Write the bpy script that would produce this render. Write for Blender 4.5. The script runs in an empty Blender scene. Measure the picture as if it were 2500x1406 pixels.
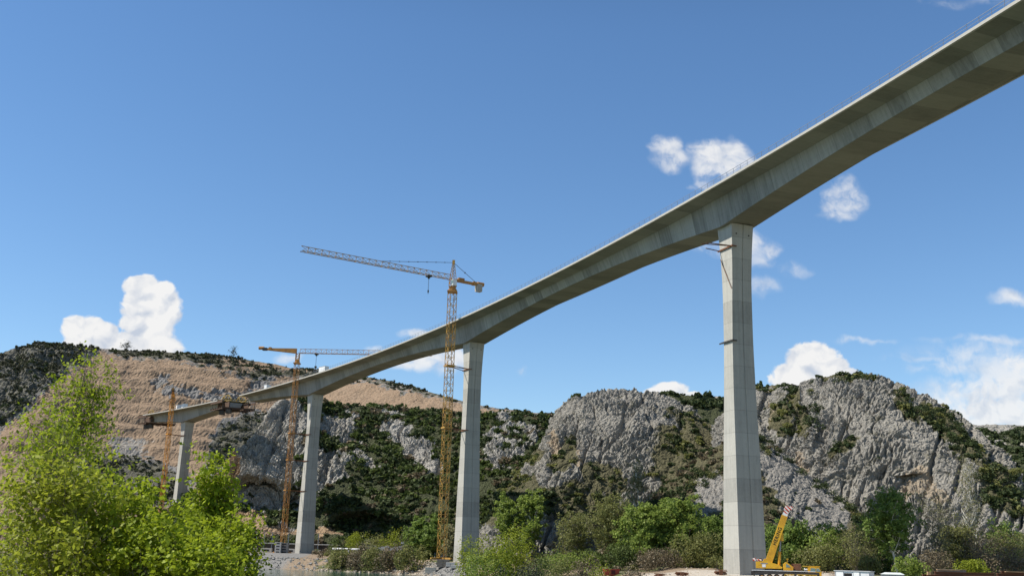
import bpy, math, random
import numpy as np
from mathutils import Vector, Matrix, Euler

random.seed(7)
RS = np.random.RandomState(11)
SC = bpy.context.scene
COL = SC.collection
PI = math.pi

# ------------------------------------------------------------------ camera maths (measured from the photograph)
F, PITCH, ROLL = 2536.7, math.radians(14.34), math.radians(1.526)
CAMZ = 7.3                                   # water is z = 0
cr, sr, cp, sp = math.cos(ROLL), math.sin(ROLL), math.cos(PITCH), math.sin(PITCH)
C_RIGHT = np.array([cr, -sr * sp, sr * cp])
C_UP = np.array([-sr, -cr * sp, cr * cp])
C_FWD = np.array([0.0, cp, sp])

def ray(px, py):
    return C_FWD + C_RIGHT * ((px - 1250) / F) + C_UP * ((703 - py) / F)

def at(px, py, Y):                           # the place seen at that pixel, Y metres ahead
    d = ray(px, py)
    return np.array([0, 0, CAMZ]) + d * (Y / d[1])

def on_level(px, py, z):                     # the place seen at that pixel on the level z
    d = ray(px, py)
    return np.array([0, 0, CAMZ]) + d * ((z - CAMZ) / d[2])

def project(P):
    v = np.asarray(P, dtype=float) - np.array([0, 0, CAMZ])
    d = np.maximum(v @ C_FWD, 0.1)
    return 1250 + F * (v @ C_RIGHT) / d, 703 - F * (v @ C_UP) / d

def gx(px, Y, z):                            # x of the point Y ahead at height z that shows at column px
    a = np.array([0.0, Y, z - CAMZ])
    k = (px - 1250) / F
    return (k * (a @ C_FWD) - a @ C_RIGHT) / (C_RIGHT[0] - k * C_FWD[0])

# ------------------------------------------------------------------ noise
_perm = RS.permutation(256)
_perm = np.concatenate([_perm, _perm, _perm])
_grad = RS.normal(size=(256, 3)); _grad /= np.linalg.norm(_grad, axis=1)[:, None]

def perlin(P):
    P = np.asarray(P, dtype=float)
    i = np.floor(P).astype(int); f = P - i; i &= 255
    w = f * f * f * (f * (f * 6 - 15) + 10)
    out = 0
    for dx in (0, 1):
        wx = w[..., 0] if dx else 1 - w[..., 0]
        for dy in (0, 1):
            wy = w[..., 1] if dy else 1 - w[..., 1]
            for dz in (0, 1):
                wz = w[..., 2] if dz else 1 - w[..., 2]
                h = _perm[_perm[_perm[(i[..., 0] + dx) & 255] + ((i[..., 1] + dy) & 255)] + ((i[..., 2] + dz) & 255)]
                g = _grad[h]
                out = out + wx * wy * wz * (g[..., 0] * (f[..., 0] - dx) + g[..., 1] * (f[..., 1] - dy) + g[..., 2] * (f[..., 2] - dz))
    return out * 1.6

def fbm(P, o=4, g=.5):
    a, s, t = 1.0, 0, 0
    P = np.asarray(P, dtype=float)
    for k in range(o):
        s = s + a * perlin(P + 17.3 * k); t += a; a *= g; P = P * 2.03
    return s / t

def ridged(P, o=3):
    a, s, t = 1.0, 0, 0
    P = np.asarray(P, dtype=float)
    for k in range(o):
        s = s + a * (1 - 2.2 * np.abs(perlin(P + 9.7 * k))); t += a; a *= .5; P = P * 2.1
    return s / t

def billow(P, o=2):
    a, s, t = 1.0, 0, 0
    P = np.asarray(P, dtype=float)
    for k in range(o):
        s = s + a * (2.6 * np.abs(perlin(P + 5.1 * k)) - .8); t += a; a *= .5; P = P * 2.1
    return s / t

def sstep(a, b, x):
    t = np.clip((x - a) / (b - a), 0, 1)
    return t * t * (3 - 2 * t)

# ------------------------------------------------------------------ objects
def np_mesh(name, V, Q, smooth=False):
    V = np.asarray(V, dtype=np.float32); Q = np.asarray(Q, dtype=np.int32)
    me = bpy.data.meshes.new(name)
    n, k = Q.shape
    me.vertices.add(len(V)); me.vertices.foreach_set('co', V.ravel())
    me.loops.add(n * k); me.loops.foreach_set('vertex_index', Q.ravel())
    me.polygons.add(n)
    me.polygons.foreach_set('loop_start', np.arange(0, n * k, k, dtype=np.int32))
    if smooth:
        me.polygons.foreach_set('use_smooth', np.ones(n, dtype=bool))
    me.update(calc_edges=True)
    if not smooth: me.shade_flat()
    return me

def link(name, me, mat=None, parent=None):
    o = bpy.data.objects.new(name, me); COL.objects.link(o)
    if mat is not None:
        me.materials.append(mat)
    if parent is not None:
        o.parent = parent
    return o

def tag(o, label=None, cat=None, group=None, kind=None):
    if label: o['label'] = label
    if cat: o['category'] = cat
    if group: o['group'] = group
    if kind: o['kind'] = kind
    return o

def thing(name, label, cat, loc=(0, 0, 0), rz=0.0, group=None):
    o = bpy.data.objects.new(name, None); COL.objects.link(o)
    o.empty_display_size = .5
    o.location = [float(v) for v in loc]; o.rotation_euler = (0, 0, rz)
    return tag(o, label, cat, group)

class MB:
    """collects simple shapes in world (or thing-local) coordinates and links them as ONE mesh object"""
    def __init__(s): s.v = []; s.f = []; s.st = []
    def quadprism(s, a, b, caps=True):
        n = len(a); o = len(s.v); s.st.append((o, len(s.f)))
        s.v += [tuple(p) for p in a] + [tuple(p) for p in b]
        for i in range(n):
            j = (i + 1) % n
            s.f.append((o + i, o + j, o + n + j, o + n + i))
        if caps:
            s.f.append(tuple(o + i for i in reversed(range(n)))); s.f.append(tuple(o + n + i for i in range(n)))
        return s
    def beam(s, p, q, w, h=None, caps=True, up=(0, 0, 1)):
        h = h or w
        p = np.array(p, float); q = np.array(q, float)
        d = q - p; L = np.linalg.norm(d)
        if L < 1e-6: return s
        d /= L; u = np.array(up, float)
        if abs(d @ u) > .98: u = np.array([0, 1., 0]) if abs(d[1]) < .9 else np.array([1., 0, 0])
        x = np.cross(d, u); x /= np.linalg.norm(x); y = np.cross(x, d)
        c = [x * w / 2 + y * h / 2, -x * w / 2 + y * h / 2, -x * w / 2 - y * h / 2, x * w / 2 - y * h / 2]
        return s.quadprism([p + k for k in c], [q + k for k in c], caps)
    def tube(s, p, q, r, r2=None, n=8, caps=True):
        r2 = r if r2 is None else r2
        p = np.array(p, float); q = np.array(q, float); d = q - p; L = np.linalg.norm(d); d /= L
        u = np.array([0, 0, 1.]) if abs(d[2]) < .95 else np.array([1., 0, 0])
        x = np.cross(d, u); x /= np.linalg.norm(x); y = np.cross(x, d)
        cs = [(math.cos(2 * PI * k / n), math.sin(2 * PI * k / n)) for k in range(n)]
        return s.quadprism([p + (x * a + y * b) * r for a, b in cs], [q + (x * a + y * b) * r2 for a, b in cs], caps)
    def box(s, c, size, rz=0.0):
        c = np.array(c, float); w, d, h = [k / 2 for k in size]; a, b = math.cos(rz), math.sin(rz)
        lo = []; hi = []
        for sx, sy in ((-1, -1), (1, -1), (1, 1), (-1, 1)):
            x, y = sx * w, sy * d
            lo.append(c + np.array([x * a - y * b, x * b + y * a, -h])); hi.append(c + np.array([x * a - y * b, x * b + y * a, h]))
        return s.quadprism(lo, hi)
    def prism_xz(s, pts, y0, y1):            # outline in x,z extruded along y
        return s.quadprism([(x, y0, z) for x, z in pts], [(x, y1, z) for x, z in pts])
    def each(s, name, mat, parent=None, local=False, bevel=0.0):
        """every collected shape becomes an object of its own"""
        ends = s.st[1:] + [(len(s.v), len(s.f))]
        for (v0, f0), (v1, f1) in zip(s.st, ends):
            m = MB(); m.v = s.v[v0:v1]; m.f = [tuple(i - v0 for i in f) for f in s.f[f0:f1]]
            m.build(name, mat, parent, local, bevel)
    def build(s, name, mat, parent=None, local=False, bevel=0.0):
        V = np.array(s.v, float)
        if parent is not None and not local:
            L = Vector((0, 0, 0)); q = parent
            while q is not None: L = L + q.location; q = q.parent
            V = V - np.array(L)
        me = bpy.data.meshes.new(name)
        me.from_pydata([tuple(p) for p in V], [], s.f); me.update()
        import bmesh
        bm = bmesh.new(); bm.from_mesh(me); bmesh.ops.recalc_face_normals(bm, faces=bm.faces[:])
        if bevel:
            bmesh.ops.bevel(bm, geom=bm.edges[:], offset=bevel, segments=2, affect='EDGES', profile=.6, clamp_overlap=True)
        bm.to_mesh(me); bm.free()
        return link(name, me, mat, parent)

# ------------------------------------------------------------------ materials
class NT:
    def __init__(s, name):
        s.m = bpy.data.materials.new(name); s.m.use_nodes = True
        s.t = s.m.node_tree; s.t.nodes.clear()
        s.out = s.t.nodes.new('ShaderNodeOutputMaterial')
    def n(s, typ, **kw):
        nd = s.t.nodes.new('ShaderNode' + typ)
        for k, v in kw.items():
            if k.startswith('_'): setattr(nd, k[1:], v)
            else:
                key = int(k[1:]) if k[0] == 'i' and k[1:].isdigit() else k.replace('__', ' ')
                if isinstance(v, bpy.types.NodeSocket): s.t.links.new(v, nd.inputs[key])
                else: nd.inputs[key].default_value = v
        return nd
    def math(s, op, a, b=0.0, c=None):
        nd = s.n('Math', _operation=op, i0=a, i1=b)
        if c is not None:
            if isinstance(c, bpy.types.NodeSocket): s.t.links.new(c, nd.inputs[2])
            else: nd.inputs[2].default_value = c
        return nd.outputs[0]
    def mix(s, f, a, b, bl='MIX'):
        nd = s.n('Mix', _data_type='RGBA', _blend_type=bl)
        for k, v in ((0, f), (6, a), (7, b)):
            if isinstance(v, bpy.types.NodeSocket): s.t.links.new(v, nd.inputs[k])
            else: nd.inputs[k].default_value = (*v, 1) if k > 0 and len(v) == 3 else v
        return nd.outputs[2]
    def ramp(s, f, stops):
        nd = s.n('ValToRGB', Fac=f); e = nd.color_ramp.elements
        while len(e) < len(stops): e.new(.5)
        for k, (p, c) in enumerate(stops):
            e[k].position = p; e[k].color = (*c, 1) if hasattr(c, '__len__') else (c, c, c, 1)
        return nd.outputs[0]
    def noise(s, vec, scale, detail=4, rough=.55, dist=0.0):
        nd = s.n('TexNoise', Vector=vec, Scale=scale, Detail=detail, Roughness=rough, Distortion=dist)
        return nd.outputs[0]
    def smooth(s, x, a, b):
        nd = s.n('MapRange', _interpolation_type='SMOOTHSTEP', i0=x, i1=a, i2=b)
        return nd.outputs[0]
    def bump(s, h, strength=.5, dist=.1):
        return s.n('Bump', Strength=strength, Distance=dist, Height=h).outputs[0]
    def bsdf(s, col, rough=.8, metal=0.0, normal=None, **kw):
        p = s.n('BsdfPrincipled', Roughness=rough, Metallic=metal, **kw)
        if isinstance(col, bpy.types.NodeSocket): s.t.links.new(col, p.inputs['Base Color'])
        else: p.inputs['Base Color'].default_value = (*col, 1)
        if normal is not None: s.t.links.new(normal, p.inputs['Normal'])
        s.t.links.new(p.outputs[0], s.out.inputs[0])
        return s.m
    def pos(s): return s.n('NewGeometry').outputs['Position']
    def obj(s): return s.n('TexCoord').outputs['Object']
    def scaled(s, v, sc):
        nd = s.n('Mapping', Vector=v); nd.inputs['Scale'].default_value = sc; return nd.outputs[0]

def plain(name, col, rough=.7, metal=0.0, var=.25, scale=1.5, bump=0.0, dirt=None):
    t = NT(name); p = t.obj()
    n1 = t.noise(p, scale, 5)
    c = t.mix(n1, [k * (1 - var) for k in col], [min(1, k * (1 + var)) for k in col])
    if dirt:
        c = t.mix(t.smooth(t.noise(p, scale * .6, 6, .7), .52, .75), c, dirt)
    nb = t.bump(t.noise(p, scale * 6, 4), bump, .05) if bump else None
    return t.bsdf(c, rough, metal, nb)

def leaf_mat(name, dark, light, trans=.35, rough=.55):
    t = NT(name)
    r = t.n('NewGeometry').outputs['Random Per Island']
    big = t.noise(t.pos(), .35, 3)
    f = t.math('ADD', t.math('MULTIPLY', r, .65), t.math('MULTIPLY', big, .5))
    c = t.ramp(f, [(.15, dark), (.85, light)])
    d = t.n('BsdfPrincipled', Roughness=rough); t.t.links.new(c, d.inputs['Base Color'])
    d.inputs['Specular IOR Level'].default_value = .25
    tr = t.n('BsdfTranslucent'); t.t.links.new(t.mix(.5, c, light), tr.inputs[0])
    mx = t.n('MixShader', Fac=trans); t.t.links.new(d.outputs[0], mx.inputs[1]); t.t.links.new(tr.outputs[0], mx.inputs[2])
    t.t.links.new(mx.outputs[0], t.out.inputs[0])
    return t.m

# ------------------------------------------------------------------ light, sky, camera
SUN_EL = math.radians(51); SUN_AZ = math.radians(7)          # from the left, a little behind the camera
S_DIR = Vector((-math.cos(SUN_AZ) * math.cos(SUN_EL), -math.sin(SUN_AZ) * math.cos(SUN_EL), math.sin(SUN_EL)))
sun = bpy.data.lights.new('sun', 'SUN'); sun.energy = 5.0; sun.angle = math.radians(.53); sun.color = (1, .935, .83)
so = bpy.data.objects.new('sun', sun); COL.objects.link(so); so.location = (-200, -50, 300)
so.rotation_euler = S_DIR.to_track_quat('Z', 'Y').to_euler()

cam = bpy.data.cameras.new('camera'); co = bpy.data.objects.new('camera', cam); COL.objects.link(co)
cam.sensor_width = 36; cam.lens = 36 * F / 2500; cam.clip_start = .5; cam.clip_end = 20000
M = Matrix((( C_RIGHT[0], C_UP[0], -C_FWD[0], 0), (C_RIGHT[1], C_UP[1], -C_FWD[1], 0), (C_RIGHT[2], C_UP[2], -C_FWD[2], CAMZ), (0, 0, 0, 1)))
co.matrix_world = M
SC.camera = co
SC.view_settings.view_transform = 'Standard'; SC.view_settings.look = 'None'
SC.view_settings.exposure = .36; SC.view_settings.gamma = 1
SC.cycles.max_bounces = 6; SC.cycles.diffuse_bounces = 3; SC.cycles.glossy_bounces = 3; SC.cycles.transmission_bounces = 3
# ------------------------------------------------------------------ world: sky texture and fair-weather clouds at infinity
SKY_STR = .119
W = bpy.data.worlds.new('World'); SC.world = W; W.use_nodes = True
wt = W.node_tree; wt.nodes.clear()
def wn(typ, **kw):
    nd = wt.nodes.new('ShaderNode' + typ)
    for k, v in kw.items():
        if k.startswith('_'): setattr(nd, k[1:], v)
        else:
            key = int(k[1:]) if k[0] == 'i' and k[1:].isdigit() else k.replace('__', ' ')
            if isinstance(v, bpy.types.NodeSocket): wt.links.new(v, nd.inputs[key])
            else: nd.inputs[key].default_value = v
    return nd
def wm(op, a, b=0.0): return wn('Math', _operation=op, i0=a, i1=b).outputs[0]
def wsm(x, a, b): return wn('MapRange', _interpolation_type='SMOOTHSTEP', i0=x, i1=a, i2=b).outputs[0]
sky = wn('TexSky'); sky.sky_type = 'NISHITA'; sky.sun_disc = False
sky.sun_elevation = SUN_EL; sky.sun_rotation = math.radians(262); sky.altitude = 200
sky.air_density = 1.0; sky.dust_density = .1; sky.ozone_density = 3.0
tc = wn('TexCoord'); sep = wn('SeparateXYZ', Vector=tc.outputs['Generated'])
yy = wm('MAXIMUM', sep.outputs[1], .02)
uv = wn('CombineXYZ', X=wm('DIVIDE', sep.outputs[0], yy), Y=wm('DIVIDE', sep.outputs[2], yy)).outputs[0]
hsv = wn('HueSaturation', Color=sky.outputs[0], Saturation=1.14, Value=1.0, Hue=.5)
def puffs(lst, uv=uv, gr=1.0):
    cur = None
    for (px, py, rx, ry, w) in lst:
        d = ray(px, py); u, v = d[0] / d[1], d[2] / d[1]
        k = 1 / d[1] / F
        dv = wn('VectorMath', _operation='SUBTRACT', i0=uv, i1=(u, v, 0)).outputs[0]
        dv = wn('VectorMath', _operation='MULTIPLY', i0=dv, i1=(1 / (rx * k * gr), 1 / (ry * k * gr), 0)).outputs[0]
        q = wn('VectorMath', _operation='DOT_PRODUCT', i0=dv, i1=dv).outputs['Value']
        q = wn('Math', _operation='MULTIPLY_ADD', i0=q, i1=-w, i2=w).outputs[0]
        cur = q if cur is None else wn('Math', _operation='SMOOTH_MAX', i0=cur, i1=q, i2=.25).outputs[0]
    return cur
DENSE = [(185, 800, 40, 30, 1), (228, 838, 80, 44, 1.3), (290, 852, 70, 34, 1.3), (222, 797, 34, 28, 1), (255, 818, 40, 34, 1), (300, 835, 50, 32, 1), (346, 700, 46, 32, 1), (338, 742, 44, 42, 1),
         (378, 738, 55, 48, 1), (408, 762, 38, 50, .9), (378, 800, 56, 55, 1), (398, 708, 28, 24, 1), (328, 790, 40, 28, 1), (385, 850, 60, 50, .9), (270, 860, 110, 26, 1),
         (1990, 872, 66, 38, 1), (1957, 880, 46, 32, 1), (2030, 895, 46, 30, 1), (1928, 908, 42, 26, 1), (2050, 920, 60, 28, 1), (1960, 928, 80, 28, 1),
         (1640, 950, 48, 20, 1), (1610, 958, 40, 14, .9), (1660, 962, 60, 10, .7)]
SOFT = [(1622, 358, 36, 30, .9), (1634, 378, 42, 36, .9), (1750, 400, 70, 50, 1.0), (2058, 478, 50, 44, .75), (1650, 350, 30, 26, .85), (1628, 396, 44, 24, .8), (1662, 384, 26, 22, .75),
        (1738, 374, 58, 40, 1.1), (1797, 376, 38, 40, 1.1), (1765, 408, 60, 36, 1.0), (1728, 440, 36, 24, .7), (1692, 458, 24, 10, .4),
        (2060, 450, 38, 30, .65), (2030, 500, 38, 30, .75), (2082, 488, 36, 36, .8), (2050, 520, 56, 18, .7),
        (1836, 590, 48, 44, .8), (1880, 604, 32, 26, .75), (1850, 632, 44, 26, .6), (1730, 606, 70, 26, .5), (1936, 656, 46, 20, .5), (1858, 696, 52, 28, .6),
        (1045, 878, 100, 36, 1.0), (1105, 866, 66, 36, .95), (1000, 898, 66, 18, .9), (1020, 820, 44, 14, .8), (700, 878, 32, 14, .8), (905, 855, 24, 8, .7),
        (2482, 725, 62, 26, .8), (2485, 888, 46, 40, 1.0), (2395, 962, 165, 50, .95), (2500, 940, 150, 84, .95), (2345, 985, 120, 36, .9), (2450, 1010, 200, 54, 1.3),
        (2300, 8, 80, 18, .35), (2425, 4, 60, 22, .45), (1272, 903, 16, 12, .5), (2410, 872, 190, 44, .62), (2330, 902, 150, 18, .6), (2100, 832, 100, 10, .55), (2420, 832, 160, 12, .6), (2260, 880, 120, 14, .5)]
wv = wn('TexNoise', Vector=uv, Scale=30, Detail=3, Roughness=.5).outputs['Color']
wv = wn('VectorMath', _operation='SUBTRACT', i0=wv, i1=(.5, .5, .5)).outputs[0]
wv = wn('VectorMath', _operation='MULTIPLY', i0=wv, i1=(.030, .024, 0)).outputs[0]
uvw = wn('VectorMath', _operation='ADD', i0=uv, i1=wv).outputs[0]
nz = wn('TexNoise', Vector=uvw, Scale=62, Detail=9, Roughness=.58).outputs[0]
nzl = wn('TexNoise', Vector=uvw, Scale=24, Detail=9, Roughness=.62).outputs[0]
uvo = wn('VectorMath', _operation='ADD', i0=uvw, i1=(-.0035, .005, 0)).outputs[0]
nz2 = wn('TexNoise', Vector=uvo, Scale=26, Detail=4, Roughness=.5).outputs[0]
nz1 = wn('TexNoise', Vector=uvw, Scale=26, Detail=4, Roughness=.5).outputs[0]
nzb = wn('TexNoise', Vector=uv, Scale=22, Detail=5, Roughness=.6).outputs[0]
nzm = wm('ADD', wm('MULTIPLY', nz, .5), wm('MULTIPLY', nzl, .5))
pd = puffs(DENSE)
dd = wm('ADD', pd, wm('MULTIPLY', wm('SUBTRACT', nz, .5), 1.9))
uvs = wn('VectorMath', _operation='ADD', i0=uvw, i1=(-.007, .008, 0)).outputs[0]
lee = wm('SUBTRACT', puffs(DENSE, uvs), puffs(DENSE, uvw))            # thicker cloud on the sun's side: this part is shaded
ps = puffs(SOFT, uvw, 1.22)
ad = wsm(dd, -.22, .32)
asf = wm('MULTIPLY', wsm(ps, .0, 1.0), wsm(wm('ADD', nzm, wm('MULTIPLY', ps, .17)), .44, .70))
alpha = wm('MULTIPLY', wm('MAXIMUM', ad, wm('MULTIPLY', asf, .9)), wsm(sep.outputs[1], .02, .1))
rel = wm('ADD', wm('MULTIPLY', wm('SUBTRACT', nz1, nz2), 2.0), wm('SUBTRACT', wm('SUBTRACT', 1.0, wm('MULTIPLY', nzb, .6)), wm('MULTIPLY', wm('MULTIPLY', wm('MINIMUM', wm('MAXIMUM', lee, 0.0), .9), wsm(pd, -.8, .1)), .55)))
ccol = wn('ValToRGB', Fac=rel); e = ccol.color_ramp.elements
e[0].position = .32; e[0].color = (.62, .69, .81, 1); e[1].position = .74; e[1].color = (1, 1, 1, 1)
zen = wn('MapRange', _interpolation_type='SMOOTHSTEP', i0=sep.outputs[2], i1=.46, i2=.78, i3=1.0, i4=.12).outputs[0]  # sky dimmed overhead, out of view, to lessen the fill light
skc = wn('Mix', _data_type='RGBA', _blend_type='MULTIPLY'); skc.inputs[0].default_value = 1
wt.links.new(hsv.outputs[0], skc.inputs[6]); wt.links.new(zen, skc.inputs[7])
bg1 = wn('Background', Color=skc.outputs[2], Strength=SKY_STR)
bg2 = wn('Background', Color=ccol.outputs[0], Strength=.70)
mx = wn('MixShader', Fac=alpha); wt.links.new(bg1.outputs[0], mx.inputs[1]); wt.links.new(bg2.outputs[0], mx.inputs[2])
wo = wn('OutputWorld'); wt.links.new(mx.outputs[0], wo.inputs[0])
W.cycles.sampling_method = 'MANUAL'; W.cycles.sample_map_resolution = 512
# ------------------------------------------------------------------ ground, river
SHORE = np.array([[-900, 470], [-400, 440], [-190, 400], [-112, 392], [-83, 385], [-58, 372], [-35, 352], [-22, 335], [-12, 322], [4, 296], [20, 240], [38, 180], [60, 140], [110, 112], [200, 95], [420, 88], [1200, 80]])
_sx = np.linspace(-900, 1200, 4201)
_sy = np.interp(_sx, SHORE[:, 0], SHORE[:, 1])
_k = np.hanning(25); _k /= _k.sum()
_sy = np.convolve(np.pad(_sy, 12, mode='edge'), _k, 'valid')
_ss = np.gradient(_sy, _sx)
NEAR_Y = 46.0
def shore_d(x, y):
    return (y - np.interp(x, _sx, _sy)) / np.sqrt(1 + np.interp(x, _sx, _ss) ** 2)
def ground_z(x, y, detail=True):
    x = np.asarray(x, float); y = np.asarray(y, float)
    d = shore_d(x, y)
    far = -2.2 + 2.2 * sstep(-6, 0, d) + 3.8 * sstep(-.5, 9, d) + 1.3 * sstep(9, 42, d)
    near = -2.2 + 7.2 * sstep(-NEAR_Y, -14, -y)
    z = np.where(y < NEAR_Y + 6, np.maximum(near, np.where(d > -6, far, -9)), far)
    if detail:
        P = np.stack([x, y, 0 * x], -1)
        z = z + .35 * fbm(P / 9, 3) * sstep(-1, 4, np.where(y < 46, 46 - y, d)) + .12 * fbm(P / 2.2, 2)
    return z
def gz(x, y): return float(ground_z(np.array([x]), np.array([y]))[0])

def axis(parts):
    out = []
    for a, b, s in parts: out += list(np.arange(a, b, s))
    return np.array(out + [parts[-1][1]])
gxs = axis([(-3200, -900, 60), (-900, -200, 7), (-200, 140, 1.3), (140, 400, 4), (400, 900, 20), (900, 3200, 60)])
gys = axis([(-300, -40, 20), (-40, 60, 3), (60, 120, 3), (120, 420, 1.3), (420, 560, 3), (560, 1000, 12), (1000, 4000, 80)])
GX, GY = np.meshgrid(gxs, gys)
GZ = ground_z(GX, GY)
nxg, nyg = len(gxs), len(gys)
idx = np.arange(nxg * nyg).reshape(nyg, nxg)
def grid_quads(idx):
    return np.stack([idx[:-1, :-1], idx[:-1, 1:], idx[1:, 1:], idx[1:, :-1]], -1).reshape(-1, 4)
gme = np_mesh('ground', np.stack([GX, GY, GZ], -1).reshape(-1, 3), grid_quads(idx), True)
def set_mask(me, R, G, B, A=None):
    at_ = me.attributes.new('mask', 'FLOAT_COLOR', 'POINT')
    R = np.ravel(R); A = np.ones_like(R) if A is None else np.ravel(A)
    at_.data.foreach_set('color', np.stack([R, np.ravel(G), np.ravel(B), A], -1).astype(np.float32).ravel())
D = shore_d(GX, GY)
ppx, ppy = project(np.stack([GX, GY, GZ], -1))
Pn = np.stack([GX, GY, 0 * GX], -1)
# pale gravel of the building site, grey crushed stone of the two pier mounds, grass
site = sstep(1490, 1620, ppx + 40 * fbm(Pn / 6, 3)) * sstep(130, 150, GY) * (1 - sstep(225, 262, GY)) * (1 - sstep(1980, 2080, ppx))
site = np.maximum(site, (1 - sstep(0, 1, np.abs(ppx - 560) / 160)) * sstep(-2, 0, D) * (1 - sstep(.5, 3, D)))
def near_line(cx, cy, rx, ry): return np.exp(-(((GX - cx) / rx) ** 2 + ((GY - cy) / ry) ** 2))
grey = np.clip(near_line(-16, 340, 14, 22) + near_line(-90, 450, 12, 70) + 1.3 * near_line(-80, 393, 13, 26), 0, 1) * sstep(-.3, .4, near_line(-16, 340, 14, 22) + near_line(-90, 440, 14, 70) - .25)
green = sstep(-.1, .35, fbm(Pn / 14, 4) + .12 - 1.0 * site - 1.2 * grey - .5 * near_line(-80, 420, 40, 40))
set_mask(gme, site, grey, green)
t = NT('earth_and_gravel')
p = t.pos(); mk = t.n('Attribute', _attribute_name='mask').outputs['Color']
sepm = t.n('SeparateColor', Color=mk)
n1 = t.noise(p, .35, 6, .65); n2 = t.noise(p, 2.5, 5, .7); vor = t.n('TexVoronoi', Vector=p, Scale=2.2).outputs['Distance']
dirt = t.mix(n1, (.19, .14, .095), (.34, .26, .18))
grs = t.mix(n2, (.045, .062, .018), (.13, .14, .045))
c = t.mix(t.smooth(t.math('ADD', sepm.outputs[2], t.math('SUBTRACT', n2, .5)), .3, .7), dirt, grs)
c = t.mix(t.smooth(t.math('ADD', sepm.outputs[0], t.math('MULTIPLY', t.math('SUBTRACT', n2, .5), .8)), .35, .65), c, t.mix(n2, (.40, .35, .29), (.58, .53, .46)))
c = t.mix(t.smooth(t.math('ADD', sepm.outputs[1], t.math('MULTIPLY', t.math('SUBTRACT', n2, .5), .9)), .3, .6), c, t.mix(n2, (.15, .15, .15), (.28, .275, .265)))
GROUND_M = t.bsdf(c, .95, 0, t.bump(t.math('ADD', n2, t.math('MULTIPLY', vor, .6)), .9, .35))
g_o = tag(link('ground', gme, GROUND_M), kind='structure')

wx = axis([(-3000, -300, 300), (-300, 300, 20), (300, 3000, 300)]); wy = axis([(-200, 700, 30)])
WX, WY = np.meshgrid(wx, wy)
wme = np_mesh('river_water', np.stack([WX, WY, 0 * WX], -1).reshape(-1, 3), grid_quads(np.arange(WX.size).reshape(WX.shape)))
t = NT('green_river_water'); p = t.pos()
rip = t.math('ADD', t.noise(t.scaled(p, (.9, .35, 1)), 1.2, 4, .6), t.math('MULTIPLY', t.noise(t.scaled(p, (.2, .06, 1)), 1, 3), 1.6))
WATER = t.bsdf(t.mix(t.noise(p, .03, 3), (.03, .085, .07), (.045, .115, .092)), .07, 0, t.bump(rip, .14, .3), IOR=1.33)
tag(link('river_water', wme, WATER), kind='structure')

# ------------------------------------------------------------------ hills: real slopes between a ridge and a foot
def ell(px, py, L):
    r = np.full(px.shape, -9.0)
    for (cx, cy, rx, ry, *a) in L:
        th = math.radians(a[0] if a else 0); dx, dy = px - cx, py - cy
        u = (dx * math.cos(th) + dy * math.sin(th)) / rx; v = (-dx * math.sin(th) + dy * math.cos(th)) / ry
        r = np.maximum(r, 1 - np.sqrt(u * u + v * v))
    return r                                   # >0 inside

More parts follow.
